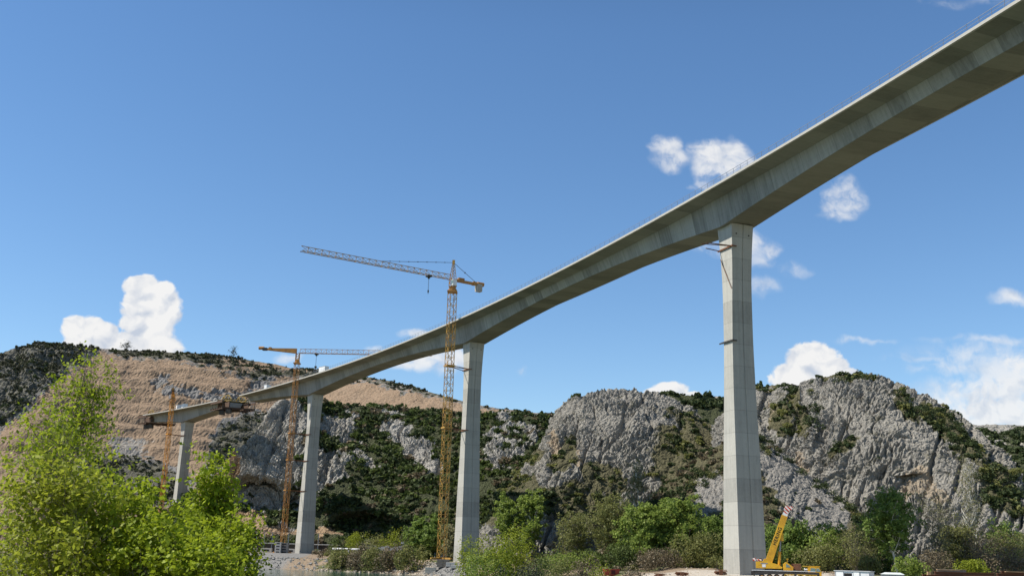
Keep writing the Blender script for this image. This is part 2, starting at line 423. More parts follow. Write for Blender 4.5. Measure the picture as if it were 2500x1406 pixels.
HILLS = {}
def hill(name, ridge, foot, nu, nv, maskfn, mat, p=1.3, k=.5, zfoot=5.0, rough=(5, 2.2, .9, .35), back=.6, ts=.5, post=None, zdrop=.35):
    R = np.array(ridge, float)
    px = np.linspace(R[0, 0], R[-1, 0], nu)
    kk = np.hanning(max(5, int(14 / (px[1] - px[0])) | 1) + 2)[1:-1]; kk /= kk.sum(); h = len(kk) // 2
    sm = lambda a: np.convolve(np.pad(a, h, mode='edge'), kk, 'valid')
    py = sm(np.interp(px, R[:, 0], R[:, 1])); Y = sm(np.interp(px, R[:, 0], R[:, 2]))
    Fo = np.array(foot, float).reshape(-1, 2) if np.ndim(foot) else np.array([[0, foot]], float)
    FY = np.interp(px, Fo[:, 0], Fo[:, 1])
    RW = np.array([at(a, b, c) for a, b, c in zip(px, py, Y)])
    FW = np.stack([[gx(a, c, zfoot) for a, c in zip(px, FY)], FY, np.full(nu, zfoot)], -1)
    RW[:, 2] = np.maximum(RW[:, 2], zfoot - 6)
    nb = max(6, int(nv * .12))
    tt = np.concatenate([-np.linspace(1, 0, nb, endpoint=False), np.linspace(0, 1, nv)])[:, None]
    tp = np.clip(tt, 0, 1); tn = np.clip(-tt, 0, 1)
    sh = 1 - (k * tp + (1 - k) * tp ** p)
    z = FW[None, :, 2] + (RW[None, :, 2] - FW[None, :, 2]) * sh - tn * zdrop * (RW[None, :, 2] - zfoot) - 10 * sstep(.93, 1.0, tt)
    hor = RW[None, :, :2] + (FW - RW)[None, :, :2] * (tp - tn * back)[:, :, None]
    P = np.concatenate([hor, z[:, :, None]], -1)
    if post is not None: P = post(P, px, tt)
    def normals(P):
        du = np.gradient(P, axis=1); dv = np.gradient(P, axis=0)
        n = np.cross(dv, du); n /= np.linalg.norm(n, axis=-1, keepdims=True) + 1e-9
        return n * np.where(n[..., 2:3] < 0, -1, 1)
    N = normals(P)
    sx, sy = project(P)
    rock, green, tan, grey = maskfn(sx + 26 * fbm(P / 5, 4), sy + 26 * fbm(P / 5 + 40, 4), P)
    A = rough; ed = sstep(0, .05, np.abs(tt) + 0 * sx)
    Q = P * np.array([1, 1, .55]); Qd = (P + 3 * fbm(P / 18, 2)[..., None])
    m = rock
    disp = A[0] * fbm(P / 30, 3) * (.35 + .65 * m) * (.35 + .65 * ed)
    sl = Qd @ np.array([[.86, 0, .5], [0, 1, 0], [-.5, 0, .86]])           # slanting beds
    st = fbm(sl * np.array([1, 1, .6]) / 8, 3) * 5; fr = st % 1
    plates = np.floor(st) + sstep(.3, .7, fr) - st                      # broken plates with sharp steps between them
    vary = .4 + .85 * sstep(-.3, .35, fbm(P / 15 + 7, 3))               # smooth slabs beside broken ground
    gul = ridged(np.stack([sx / 60 + .35 * (sy / 60), sy / 420, 0 * sx], -1) + .25 * fbm(P / 22, 2)[..., None], 2)   # gullies running down the face
    crk = np.abs(perlin(sl * np.array([1, 1, .4]) / 11 + 3)); crk2 = np.abs(perlin(sl * np.array([.5, .5, 1.3]) / 9 + 8))
    disp = disp + m * (-2.6 * sstep(.45, .95, gul) - 1.6 * (1 - sstep(0, .09, crk)) - 1.1 * (1 - sstep(0, .08, crk2))) * (.5 + .5 * ed) * (A[0] / 6)
    disp = disp + m * vary * (A[1] * (.6 * ridged(Qd * np.array([1, 1, .7]) / 13, 2) + .4 * billow(sl * np.array([1, 1, .7]) / 8, 2) + .8 * plates)
                       + A[2] * billow(sl * np.array([1, 1, .7]) / 2.5, 2) + A[3] * billow(P / 1.0, 2)) * (.5 + .5 * ed)
    disp = disp + (1 - m) * (.5 * fbm(P / 6, 3) + .25 * billow(P / 2.2, 2))
    P2 = P + N * disp[..., None]
    me = np_mesh(name, P2.reshape(-1, 3), grid_quads(np.arange(P2.shape[0] * nu).reshape(-1, nu))[:, ::-1], False)
    set_mask(me, green, tan, grey, rock)
    o = tag(link(name, me, mat), kind='structure')
    HILLS[o.name] = dict(P=P2, N=normals(P2), sx=sx, sy=sy, rock=rock, green=green, t=tt + 0 * sx)
    return o

def hill_mat(name, rocka, rockb, soila, soilb, tana, tanb, bscale=1.6, bstr=.9, stain=.5, fine=1.0):
    t = NT(name); p = t.pos()
    mk = t.n('Attribute', _attribute_name='mask'); s = t.n('SeparateColor', Color=mk.outputs['Color'])
    n1 = t.noise(p, .12, 6, .65); n2 = t.noise(p, .9 * fine, 6, .7); n3 = t.noise(t.scaled(p, (1, 1, .18)), .5, 5, .7)
    vor = t.n('TexVoronoi', Vector=t.scaled(p, (1, 1, .6)), Scale=.55 * fine, _feature='DISTANCE_TO_EDGE').outputs[0]
    rk = t.mix(t.smooth(t.math('ADD', t.math('MULTIPLY', n2, .6), t.math('MULTIPLY', n1, .5)), .35, .75), rocka, rockb)
    lic = t.noise(t.scaled(p, (1, 1, .6)), 1.1 * fine, 6, .75)                 # dark lichen in blotches
    rk = t.mix(t.math('MULTIPLY', t.smooth(t.math('ADD', t.math('MULTIPLY', lic, .75), t.math('MULTIPLY', n1, .3)), .54, .68), .62 * stain + .2), rk, [v * .34 for v in rocka])
    rk = t.mix(t.math('MULTIPLY', t.smooth(n3, .55, .72), stain), rk, [v * .4 for v in rocka])
    moss = t.smooth(t.noise(p, .16, 5, .65), .54, .68)
    rk = t.mix(t.math('MULTIPLY', moss, .5), rk, t.mix(n2, soila, soilb))
    so_ = t.mix(n2, soila, soilb); tn = t.mix(t.noise(t.scaled(p, (.3, .3, 1.2)), .8, 5, .65), tana, tanb)
    w = lambda ch, a=.3, b=.7: t.smooth(t.math('ADD', ch, t.math('MULTIPLY', t.math('SUBTRACT', n2, .5), .9)), a, b)
    c = t.mix(w(s.outputs[0]), rk, so_)
    c = t.mix(w(s.outputs[1], .35, .65), c, tn)
    c = t.mix(w(s.outputs[2], .35, .65), c, t.mix(n2, (.20, .19, .175), (.36, .345, .32)))
    h = t.math('ADD', n2, t.math('MULTIPLY', t.math('MINIMUM', vor, .35), 1.2))
    return t.bsdf(c, .95, 0, t.bump(h, bstr, bscale))
ROCK = hill_mat('grey_limestone', (.225, .214, .19), (.40, .382, .345), (.055, .055, .024), (.17, .155, .085), (.32, .25, .175), (.46, .38, .28))
ROCKM = hill_mat('scrubby_limestone', (.27, .257, .232), (.50, .48, .44), (.024, .034, .013), (.078, .088, .034), (.30, .195, .11), (.42, .31, .20))
CUT = hill_mat('red_earth_cutting', (.13, .13, .135), (.26, .255, .25), (.045, .05, .034), (.13, .12, .08), (.185, .115, .07), (.36, .275, .195), 1.2, .7, .3, .6)

def mk_L(x, y, P):
    n = fbm(P / 40, 4); nf = fbm(P / np.array([60, 60, 5]), 3)
    diag = (x - (225 - (y - 868) * 1.25))                       # the edge of the cutting
    cut = sstep(-12, 25, diag + 30 * n)
    ridge_y = np.interp(x, [200, 330, 480, 600, 740, 900, 1100, 1250], [862, 872, 893, 918, 930, 935, 985, 1005])
    top = sstep(-14, 12, ridge_y - y + 18 * n) * sstep(220, 300, x)
    strip = ell(x, y, [(640, 889, 130, 7, 8), (580, 903, 60, 5, 4)])
    low = ell(x, y, [(330, 1170, 150, 62, 12), (560, 1110, 60, 90), (620, 1060, 60, 60)])
    patch = ell(x, y, [(395, 932, 26, 15), (636, 937, 36, 13, -12), (540, 968, 110, 16, 4), (440, 955, 70, 14, 6)])
    tan = cut * (1 - top) * (1 - sstep(-.15, .2, low + .3 * n))
    tan = np.where(strip > -.1, np.maximum(tan, sstep(-.1, .15, strip)), tan)
    tan = tan * (1 - .9 * sstep(-.1, .25, patch - .12 + .5 * fbm(P / 8, 3)))
    grey = sstep(-.1, .2, ell(x, y, [(310, 1085, 60, 32), (540, 975, 90, 8, 4)]) + .4 * nf) * .6
    tan = tan * (1 - .25 * sstep(.1, .5, nf))
    green = np.clip((1 - cut) * .55 + top * .85 + sstep(-.1, .2, low) * .6, 0, 1) * (1 - tan)
    rock = np.clip(.15 + .6 * (1 - cut) + .5 * sstep(-.1, .2, patch), 0, 1)
    return rock, green, tan, grey
def terraces(P, px, tt):
    x, y = project(P)
    w = sstep(0, 60, x - (240 - (y - 868) * 1.25)) * (1 - sstep(720, 860, x)) * sstep(880, 910, y) * (1 - sstep(1130, 1190, y))
    z = P[..., 2]; st = 9.0
    zz = z + 4 * fbm(P / 60, 2)
    f = (zz / st) % 1
    P = P.copy(); P[..., 2] = z + w * st * .75 * (sstep(.25, .75, f) - f)
    return P
hill('hill', [(-900, 985, 700), (-300, 925, 760), (-100, 880, 800), (0, 858, 800), (80, 838, 820), (150, 838, 840), (220, 850, 860), (330, 856, 880), (480, 863, 900), (560, 868, 910), (640, 884, 920), (720, 897, 920), (800, 907, 900), (900, 919, 880), (1000, 941, 860), (1080, 966, 840), (1190, 992, 820), (1250, 1000, 820), (1350, 1014, 800), (1450, 1040, 800), (1600, 1110, 780)],
     [(-900, 560), (-100, 600), (200, 615), (450, 628), (600, 640), (900, 660), (1600, 660)], 620, 260, mk_L, CUT, p=1.2, k=.75, zfoot=8, rough=(7, 3, 1.2, .4), post=terraces)

def mk_M(x, y, P):
    n = fbm(P / 22, 4); rid = ridged((P @ np.array([[.8, 0, .6], [0, 1, 0], [-.6, 0, .8]])) * np.array([.25, .6, 1]) / 16, 3)
    out = ell(x, y, [(640, 1090, 85, 125, 14), (590, 1150, 85, 60, -20), (700, 1010, 60, 50), (700, 1210, 70, 70), (840, 1050, 60, 40, 30), (960, 1030, 46, 32, 20), (1240, 1060, 70, 60), (1215, 1110, 50, 40), (800, 1140, 60, 50, 35), (1050, 1110, 60, 30, 30), (880, 1100, 60, 20, 35), (990, 1080, 50, 16, 30), (760, 1180, 60, 30, 30)])
    low = sstep(1150, 1260, y) * sstep(760, 860, x)
    r = sstep(-.05, .3, out * .55 + .55 * n + .5 * fbm(P / 9, 3) + .5 * (rid - .3) - .3 * low - .03 + .5 * sstep(-.4, .3, ell(x, y, [(650, 1080, 90, 125, 14), (590, 1160, 85, 60, -20)])))
    rock = np.clip(.25 + r, 0, 1)
    tan = sstep(-.15, .2, ell(x, y, [(530, 1235, 60, 22, 20), (600, 1268, 60, 20, 15), (700, 1297, 140, 10), (560, 1130, 24, 40), (510, 1180, 30, 40)]) + .35 * n)
    return rock, (1 - r) * .95 * (1 - tan), tan, 0 * x
def notch(P, px, tt):
    x, y = project(P); P = P.copy()
    for (cx, cy, rx, ry, dep) in [(610, 1212, 125, 52, 20), (890, 1284, 95, 38, 16), (720, 1230, 50, 50, 8)]:
        u = np.sqrt(((x - cx) / rx) ** 2 + ((y - cy) / ry) ** 2)
        P[..., 1] += dep * (1 - sstep(.55, 1.1, u))
    return P
hill('hill', [(400, 1260, 600), (470, 1205, 590), (520, 1165, 560), (560, 1112, 560), (620, 1060, 570), (660, 1000, 580), (690, 974, 590), (760, 971, 600), (800, 983, 620), (900, 990, 640), (1000, 997, 640), (1100, 1004, 630), (1180, 1016, 600), (1225, 1003, 600), (1290, 1004, 600), (1340, 1018, 600), (1420, 1050, 590), (1500, 1110, 570), (1560, 1200, 540)],
     [(400, 540), (520, 525), (760, 515), (1000, 490), (1200, 470), (1560, 450)], 640, 330, mk_M, ROCKM, p=1.6, k=.6, zfoot=6, rough=(6, 2.2, 1.1, .4), post=notch)

def mk_S(x, y, P):
    n = fbm(P / 18, 4)
    r = sstep(.0, .4, n)
    return .2 + .6 * r, (1 - r) * .9, 0 * x, 0 * x
hill('hill', [(1440, 1010, 540), (1500, 985, 560), (1600, 962, 560), (1660, 964, 560), (1720, 967, 560), (1780, 967, 560), (1850, 959, 560), (1950, 985, 540), (2020, 1080, 520)], 450, 240, 150, mk_S, ROCKM, p=1.4, k=.6)

def mk_D1(x, y, P):
    n = fbm(P / 14, 4)
    g = ell(x, y, [(1690, 1120, 120, 130, -20), (1420, 1240, 190, 46, 10), (1240, 1215, 85, 85), (1292, 1112, 34, 26), (1405, 1190, 40, 22), (1480, 1170, 70, 36, 20), (1400, 965, 60, 12, -25), (1380, 1110, 30, 60, 20)])
    r = 1 - sstep(-.12, .3, g + .5 * n)
    r = np.clip(r - .5 * sstep(.25, .6, fbm(P / 7, 3)) * .5, 0, 1)
    tan = sstep(-.1, .3, ell(x, y, [(1352, 1075, 14, 36, 0), (1412, 1118, 6, 26)]) + .4 * n) * .8
    return np.clip(.3 + r, 0, 1), 1 - r, tan, 0 * x
hill('hill', [(1060, 1352, 400), (1130, 1325, 410), (1180, 1275, 425), (1225, 1200, 440), (1270, 1150, 450), (1310, 1088, 460), (1330, 1038, 466), (1365, 1000, 472), (1400, 977, 478), (1440, 961, 480), (1500, 950, 480), (1545, 946, 480), (1600, 957, 480), (1660, 975, 476), (1700, 1000, 470), (1740, 1040, 462), (1780, 1090, 452), (1830, 1150, 440), (1880, 1220, 420), (1920, 1310, 400)],
     [(1060, 385), (1300, 385), (1500, 395), (1900, 385)], 620, 340, mk_D1, ROCK, p=2.2, k=.38, rough=(5.5, 1.7, 1.25, .5))

def mk_T(x, y, P):
    n = fbm(P / 10, 4)
    sc = ell(x, y, [(1960, 1190, 120, 50, 38), (1990, 1260, 80, 50, 30), (1660, 1250, 60, 26), (1740, 1200, 40, 40)])
    s = sstep(-.25, .15, sc + .4 * n)
    return .25 + .2 * s + .4 * sstep(.05, .35, fbm(P / 4, 3)), (1 - s) * .85, 0 * x, s
hill('hill', [(1440, 1352, 330), (1500, 1320, 335), (1560, 1262, 345), (1620, 1185, 355), (1690, 1125, 362), (1770, 1078, 366), (1850, 1058, 366), (1900, 1092, 362), (1980, 1160, 354), (2050, 1215, 346), (2100, 1262, 338), (2160, 1335, 325)], 300, 440, 220, mk_T, ROCK, p=1.4, k=.7, rough=(2.5, 1.2, .9, .35))

def mk_D2(x, y, P):
    n = fbm(P / 12, 4)
    g = ell(x, y, [(2330, 1060, 110, 34, 46), (2210, 990, 60, 24, 50), (2440, 1190, 80, 46, 52), (1945, 1000, 16, 70, -10), (2050, 1090, 50, 18, -20), (2060, 915, 90, 10), (1905, 1020, 34, 40), (2250, 1010, 40, 16, 45), (1880, 945, 50, 10)])
    r = 1 - .8 * sstep(-.1, .3, g + .45 * n)
    tan = sstep(-.05, .3, ell(x, y, [(2250, 1175, 50, 40, 10), (2215, 1190, 26, 26), (1884, 1005, 5, 40), (2290, 1215, 36, 20, 30), (1950, 1120, 20, 40, -20)]) + .35 * n) * .55
    return np.clip(.3 + r, 0, 1), 1 - r, tan, 0 * x
def notch2(P, px, tt):
    x, y = project(P); P = P.copy()
    for (cx, cy, rx, ry, dep) in [(2230, 1172, 60, 26, 2), (1885, 1010, 30, 60, 5), (1975, 1030, 22, 80, -3)]:
        u = np.sqrt(((x - cx) / rx) ** 2 + ((y - cy) / ry) ** 2)
        P[..., 1] += dep * (1 - sstep(.5, 1.1, u))
    return P
hill('hill', [(1740, 1060, 440), (1780, 1000, 436), (1815, 958, 430), (1845, 944, 425), (1900, 940, 420), (1960, 930, 420), (2000, 918, 418), (2050, 914, 416), (2120, 907, 414), (2180, 924, 410), (2240, 950, 405), (2300, 985, 398), (2340, 1010, 392), (2390, 1046, 384), (2430, 1088, 376), (2470, 1128, 366), (2510, 1178, 356), (2560, 1248, 345), (2640, 1345, 330)],
     [(1740, 375), (1900, 355), (2050, 338), (2300, 325), (2640, 305)], 720, 400, mk_D2, ROCK, p=2.3, k=.36, rough=(5, 1.6, 1.25, .5), post=notch2)

def mk_R(x, y, P):
    n = fbm(P / 20, 4)
    r = sstep(-.1, .3, n + .35 - sstep(1040, 1110, y) * .8)
    return .2 + .5 * r, 1 - r, 0 * x, 0 * x
hill('hill', [(2240, 1075, 640), (2320, 1042, 650), (2380, 1035, 655), (2440, 1036, 660), (2500, 1037, 660), (2700, 1030, 670), (3200, 1010, 680), (3700, 1050, 640)], 440, 260, 160, mk_R, ROCKM, p=1.3, k=.7)
# ------------------------------------------------------------------ foliage
def leaf_quads(C, size, out=None, rs=RS, asp=.88, flat=0.0):
    """one small rhombic face per centre, turned at random (biased to face 'out')"""
    n = len(C)
    nrm = rs.normal(size=(n, 3))
    if out is not None: nrm = nrm * .8 + out
    nrm[:, 2] += flat
    nrm /= np.linalg.norm(nrm, axis=1)[:, None] + 1e-9
    a = np.cross(nrm, rs.normal(size=(n, 3))); a /= np.linalg.norm(a, axis=1)[:, None] + 1e-9
    b = np.cross(nrm, a)
    s = (size * rs.uniform(.6, 1.4, n))[:, None] * .5
    V = np.stack([C + a * s, C + b * s * asp, C - a * s, C - b * s * asp], 1).reshape(-1, 3)
    return V, np.arange(4 * n).reshape(-1, 4)

def shrub_leaves(rs, r, h, n, size, lobes=7):
    """an uneven bush: leaf clumps on several lobes, base at z=0"""
    cen = np.stack([rs.normal(0, .42, lobes) * r, rs.normal(0, .42, lobes) * r, rs.uniform(.25, .75, lobes) * h], -1)
    rad = rs.uniform(.3, .6, lobes) * min(r, h)
    k = rs.randint(0, lobes, n)
    d = rs.normal(size=(n, 3)); d /= np.linalg.norm(d, axis=1)[:, None]
    C = cen[k] + d * (rad[k] * rs.uniform(.55, 1.08, n) ** .6)[:, None]
    C[:, 2] = np.abs(C[:, 2])
    return leaf_quads(C, size, d, rs)

LEAF_SCRUB = leaf_mat('dark_evergreen_leaves', (.018, .032, .012), (.072, .098, .036), .25, .7)
LEAF_MAQUIS = leaf_mat('maquis_leaves', (.034, .056, .014), (.115, .155, .042), .3, .7)
LEAF_GREY = leaf_mat('grey_scrub_leaves', (.03, .037, .024), (.10, .105, .062), .15, .75)
LEAF_BRIGHT = leaf_mat('fresh_spring_leaves', (.105, .17, .026), (.31, .39, .09), .48)
LEAF_YELLOW = leaf_mat('yellow_green_leaves', (.12, .16, .012), (.32, .37, .04), .45)
LEAF_FRONT = leaf_mat('bright_young_leaves', (.085, .14, .006), (.38, .47, .03), .45)
LEAF_FRONT2 = leaf_mat('olive_young_leaves', (.12, .16, .010), (.38, .43, .045), .5)
LEAF_MID = leaf_mat('mid_green_leaves', (.075, .135, .022), (.24, .33, .08), .45)
LEAF_DARK = leaf_mat('deep_green_leaves', (.038, .080, .014), (.135, .215, .05), .4)
LEAF_OLIVE = leaf_mat('olive_budding_leaves', (.095, .105, .03), (.25, .26, .09), .42)
LEAF_BROWN = leaf_mat('brown_twig_leaves', (.09, .074, .048), (.22, .18, .115), .3)
LEAF_PALE = leaf_mat('pale_willow_leaves', (.12, .12, .055), (.30, .29, .15), .35)
BARK = plain('grey_brown_bark', (.19, .165, .135), .95, var=.45, scale=3)
BARK_PALE = plain('pale_poplar_bark', (.58, .56, .50), .9, var=.4, scale=2.5)
BARK_DARK = plain('dark_bark', (.045, .038, .03), .95, var=.4, scale=3)

def tubes_mesh(paths, n=5):
    """paths: list of (points Kx3, radii K) -> one mesh of tapered tubes"""
    V = []; Q = []; o = 0
    ca = np.cos(2 * PI * np.arange(n) / n); sa = np.sin(2 * PI * np.arange(n) / n)
    for P, r in paths:
        P = np.asarray(P); K = len(P)
        d = np.gradient(P, axis=0); d /= np.linalg.norm(d, axis=1)[:, None] + 1e-9
        ref = np.where(np.abs(d[:, 2:3]) < .9, np.array([[0, 0, 1.]]), np.array([[1., 0, 0]]))
        x = np.cross(d, ref); x /= np.linalg.norm(x, axis=1)[:, None] + 1e-9; y = np.cross(x, d)
        V.append((P[:, None] + (x[:, None] * ca[None, :, None] + y[:, None] * sa[None, :, None]) * np.asarray(r)[:, None, None]).reshape(-1, 3))
        i = np.arange(K - 1)[:, None] * n; j = np.arange(n)[None]; j2 = (j + 1) % n
        Q.append((o + np.stack([i + j, i + j2, i + n + j2, i + n + j], -1)).reshape(-1, 4)); o += K * n
    return np.concatenate(V), np.concatenate(Q)

def curve_pts(a, b, k, sag, rs):
    t_ = np.linspace(0, 1, k)[:, None]
    P = a + (b - a) * t_ + np.array([0, 0, 1]) * (sag * np.sin(PI * t_)) + rs.normal(0, .03, (k, 3)) * np.linalg.norm(b - a) * np.sin(PI * t_)
    return P

LEAF_K = 2.4
def tree(name, label, cat, x, y, H, Wd, leafm, barkm, group=None, seed=1, bare=.25, n_t=34, sub=6, nl=14, cr=.6, ls=.4, env='round', r0=None, stems=1, z=None, low=.0, lean=(0, 0), twigs=True, asp=.88, ivy=None, trunk_label=None):
    """a tree with trunk, limbs, twigs and leaf clusters at the twig ends. H height, Wd crown half width"""
    rs = np.random.RandomState(seed)
    z = gz(x, y) - .25 if z is None else z
    root = thing(name, label, cat, (x, y, z), 0, group)
    r0 = r0 or H * .014 + .05
    paths = []; tips = []; outs = []
    tops = []
    for s in range(stems):
        off = np.array([rs.normal(0, .05) * Wd * (stems > 1) * 3, rs.normal(0, .05) * Wd * (stems > 1) * 3, 0])
        top = np.array([lean[0] + rs.normal(0, .12) * Wd + off[0] * 2.0, lean[1] + rs.normal(0, .12) * Wd + off[1] * 2.0, H * rs.uniform(.78, .93)])
        P = curve_pts(off, top, 9, 0, rs); P[:, :2] += rs.normal(0, .012 * H, (9, 2)) * np.linspace(0, 1, 9)[:, None]
        P[0] = off
        rad = r0 / math.sqrt(stems) * (1 - .9 * np.linspace(0, 1, 9)) * np.r_[1.35, np.ones(8)]
        paths.append((P, rad)); tops.append((P, rad))
    def wid(h):
        if env == 'round': return math.sqrt(max(0, 1 - ((h - .52) / .5) ** 2))
        if env == 'column': return .35 + .65 * math.sin(PI * min(1, max(0, h)) ** .8)
        if env == 'cone': return max(.08, 1.05 - h) * min(1, .4 + 3 * h)
        if env == 'vase': return (.25 + .95 * h ** .8) * math.sqrt(max(0, 1 - h ** 6))
        return 1 - .3 * h
    base = bare * H
    cl = rs.uniform(0, 2 * PI, 5)
    for k in range(n_t):
        h = rs.uniform(0.02, 1) ** .85
        ang = rs.uniform(0, 2 * PI); lob = 1 + .22 * math.cos(3 * ang + cl[0] + 5 * h) + .15 * math.cos(2 * ang + cl[1] - 9 * h)
        rr = Wd * wid(h) * lob * rs.uniform(.35, 1.0) ** .6
        ax = np.array([lean[0], lean[1], 0]) * h
        T = ax + np.array([math.cos(ang) * rr, math.sin(ang) * rr, base + (H - base) * h])
        P, rad = tops[rs.randint(len(tops))]
        hz = max(base * .7, T[2] - rr * rs.uniform(.5, 1.1) - .06 * H)
        i = min(7, int(np.searchsorted(P[:, 2], hz)))
        st = P[max(0, i - 1)] + (P[i] - P[max(0, i - 1)]) * .5
        B = curve_pts(st, T, 6, .05 * rr, rs)
        br = rad[i] * .5 * (1 - .8 * np.linspace(0, 1, 6)) + .006 * H / 10
        paths.append((B, br))
        for q in range(sub):
            a = B[rs.randint(3, 6)]
            e = a + rs.normal(size=3) * cr * np.array([1, 1, .8]) * 1.25 + (T - ax) / (np.linalg.norm(T - ax) + .1) * cr * .3
            if twigs: paths.append((np.stack([a, (a + e) / 2 + rs.normal(0, .06, 3) * cr, e]), np.array([br[4] * .6, br[5] * .55, br[5] * .3])))
            tips.append(e); outs.append((e - np.array([ax[0], ax[1], base + (H - base) * .45])))
    V, Q = tubes_mesh(paths, 5)
    link('trunk', np_mesh('trunk', V, Q, True), barkm, root)
    if nl > 0:
        T = np.array(tips); O = np.array(outs); O /= np.linalg.norm(O, axis=1)[:, None] + 1e-9
        cnt = rs.poisson(nl * LEAF_K, len(T)); k = np.repeat(np.arange(len(T)), cnt)
        C = T[k] + rs.normal(0, .45 * cr, (len(k), 3)) * np.array([1, 1, .8])
        C[:, 2] = np.maximum(C[:, 2], low * H + .05)
        V, Q = leaf_quads(C, ls, O[k] * .9, rs, asp)
        link('crown', np_mesh('crown', V, Q), leafm, root)
    if ivy:
        hh = rs.uniform(0, ivy[0], ivy[1]) * H; aa = rs.uniform(0, 2 * PI, ivy[1])
        P = tops[0][0]; X = np.interp(hh, P[:, 2], P[:, 0]); Y_ = np.interp(hh, P[:, 2], P[:, 1])
        rr = ivy[2] * rs.uniform(.5, 1.1, ivy[1]) * (1 - .4 * hh / (ivy[0] * H)); o3 = np.stack([np.cos(aa), np.sin(aa), 0 * aa], -1)
        V, Q = leaf_quads(np.stack([X, Y_, hh], -1) + o3 * rr[:, None], ls, o3, rs)
        link('ivy', np_mesh('ivy', V, Q), LEAF_SCRUB, root)
    return root
# ------------------------------------------------------------------ concrete
def concrete_mat(name, base, pitch, joint, streak=.5, axis=0, tone=.16, seam=.05):
    """cast concrete: every pour (pitch metres along one UV axis) has its own tone and a dark joint, rain streaks run down"""
    t = NT(name); uv = t.n('TexCoord').outputs['UV']; s = t.n('SeparateXYZ', Vector=uv)
    u = s.outputs[axis]; v = s.outputs[1 - axis]
    k = t.math('DIVIDE', u, pitch); fl = t.math('FLOOR', k); fr = t.math('FRACT', k)
    wn_ = t.n('TexWhiteNoise', _noise_dimensions='1D', W=fl).outputs['Value']
    p = t.obj(); nb = t.noise(p, .25, 6, .65); nf = t.noise(p, 2.2, 6, .7)
    sv = t.n('CombineXYZ', X=t.math('MULTIPLY', s.outputs[0], 1.1 if axis == 0 else 1.6), Y=t.math('MULTIPLY', s.outputs[1], .10 if axis == 0 else .05))
    st = t.noise(sv.outputs[0], 1.0, 5, .7)
    f = t.math('ADD', t.math('MULTIPLY', t.math('SUBTRACT', wn_, .5), tone * 2), t.math('ADD', t.math('MULTIPLY', t.math('SUBTRACT', nb, .5), .5), t.math('MULTIPLY', t.math('SUBTRACT', nf, .5), .3)))
    f = t.math('ADD', f, t.math('MULTIPLY', t.math('SUBTRACT', st, .5), streak))
    c = t.ramp(t.math('ADD', f, .5), [(.1, [b * .62 for b in base]), (.5, base), (.9, [min(.8, b * 1.28) for b in base])])
    d = t.math('MINIMUM', fr, t.math('SUBTRACT', 1.0, fr))
    jl = t.smooth(d, 0.0, seam / pitch)
    c = t.mix(t.math('MULTIPLY', t.math('SUBTRACT', 1.0, jl), joint), c, [b * .35 for b in base])
    dr = t.smooth(t.math('ADD', t.math('MULTIPLY', st, .5), t.math('MULTIPLY', nb, .5)), .56, .7)
    c = t.mix(t.math('MULTIPLY', dr, .45 * min(1, streak * 2)), c, [b * .42 for b in base])
    # board marks
    fb = t.math('FRACT', t.math('MULTIPLY', v, 1.0 / 2.4)); bl = t.smooth(t.math('MINIMUM', fb, t.math('SUBTRACT', 1.0, fb)), 0, .02)
    c = t.mix(t.math('MULTIPLY', t.math('SUBTRACT', 1.0, bl), joint * .35), c, [b * .6 for b in base])
    return t.bsdf(c, .85, 0, t.bump(t.math('ADD', nf, t.math('MULTIPLY', jl, .6)), .35, .06))
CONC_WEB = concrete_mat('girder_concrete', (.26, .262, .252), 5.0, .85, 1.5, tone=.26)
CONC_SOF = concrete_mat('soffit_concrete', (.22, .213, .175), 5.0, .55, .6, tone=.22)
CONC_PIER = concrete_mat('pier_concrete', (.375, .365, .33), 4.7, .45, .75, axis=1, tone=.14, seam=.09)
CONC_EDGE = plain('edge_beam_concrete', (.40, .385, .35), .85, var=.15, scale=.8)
CONC_GEN = plain('pale_concrete', (.52, .50, .46), .9, var=.2, scale=1.2, dirt=(.25, .22, .18))
STEEL_DK = plain('dark_steel', (.055, .05, .045), .6, .3, var=.4)
STEEL_GREY = plain('grey_galvanised_steel', (.30, .31, .33), .5, .6, var=.2)
RUST = plain('rusty_steel', (.17, .075, .04), .9, var=.5, scale=2, dirt=(.08, .045, .03))
WOOD = plain('formwork_timber', (.36, .24, .13), .9, var=.4, scale=3)
WOOD_GREY = plain('weathered_timber', (.30, .26, .21), .95, var=.4, scale=3)
FORM_YELLOW = plain('yellow_formwork', (.55, .36, .05), .7, var=.3)
WHITE = plain('white_painted_metal', (.76, .77, .78), .5, var=.08, scale=.7, dirt=(.5, .47, .42))
BLACK = plain('black_and_opening_shade', (.012, .012, .013), .9)  # black paint, also the painted shade of doorway and block hollows
HOLE = plain('hole_shade', (.02, .02, .02), .95)  # shade inside the anchor openings, given as a colour

# ------------------------------------------------------------------ the curved alignment of the viaduct (fitted to the photograph)
BX, BY, BH, BK, BK2 = 48.914, 218.64, math.radians(21.812), .0664e-2, .4199e-6
DZ, DG, XF, SPAN = CAMZ + 77.41, -.776e-2, .0383, 147.0
OA, OB, OC, DRB, DP, DM, PW = 9.607, 4.98, 3.794, .61, 6.653, 2.762, 1.926
PIER_Z0 = CAMZ - 2.19
_s = np.arange(-420, 640, .5); _th = BH + BK * _s + BK2 * _s ** 2
_i0 = np.argmin(abs(_s)); _x = np.cumsum(-np.sin(_th)) * .5; _y = np.cumsum(np.cos(_th)) * .5
_x += BX - _x[_i0]; _y += BY - _y[_i0]
def axis_at(s):
    th = BH + BK * np.asarray(s) + BK2 * np.asarray(s) ** 2
    return np.interp(s, _s, _x), np.interp(s, _s, _y), np.stack([-np.cos(th), -np.sin(th)], -1), np.stack([-np.sin(th), np.cos(th)], -1)
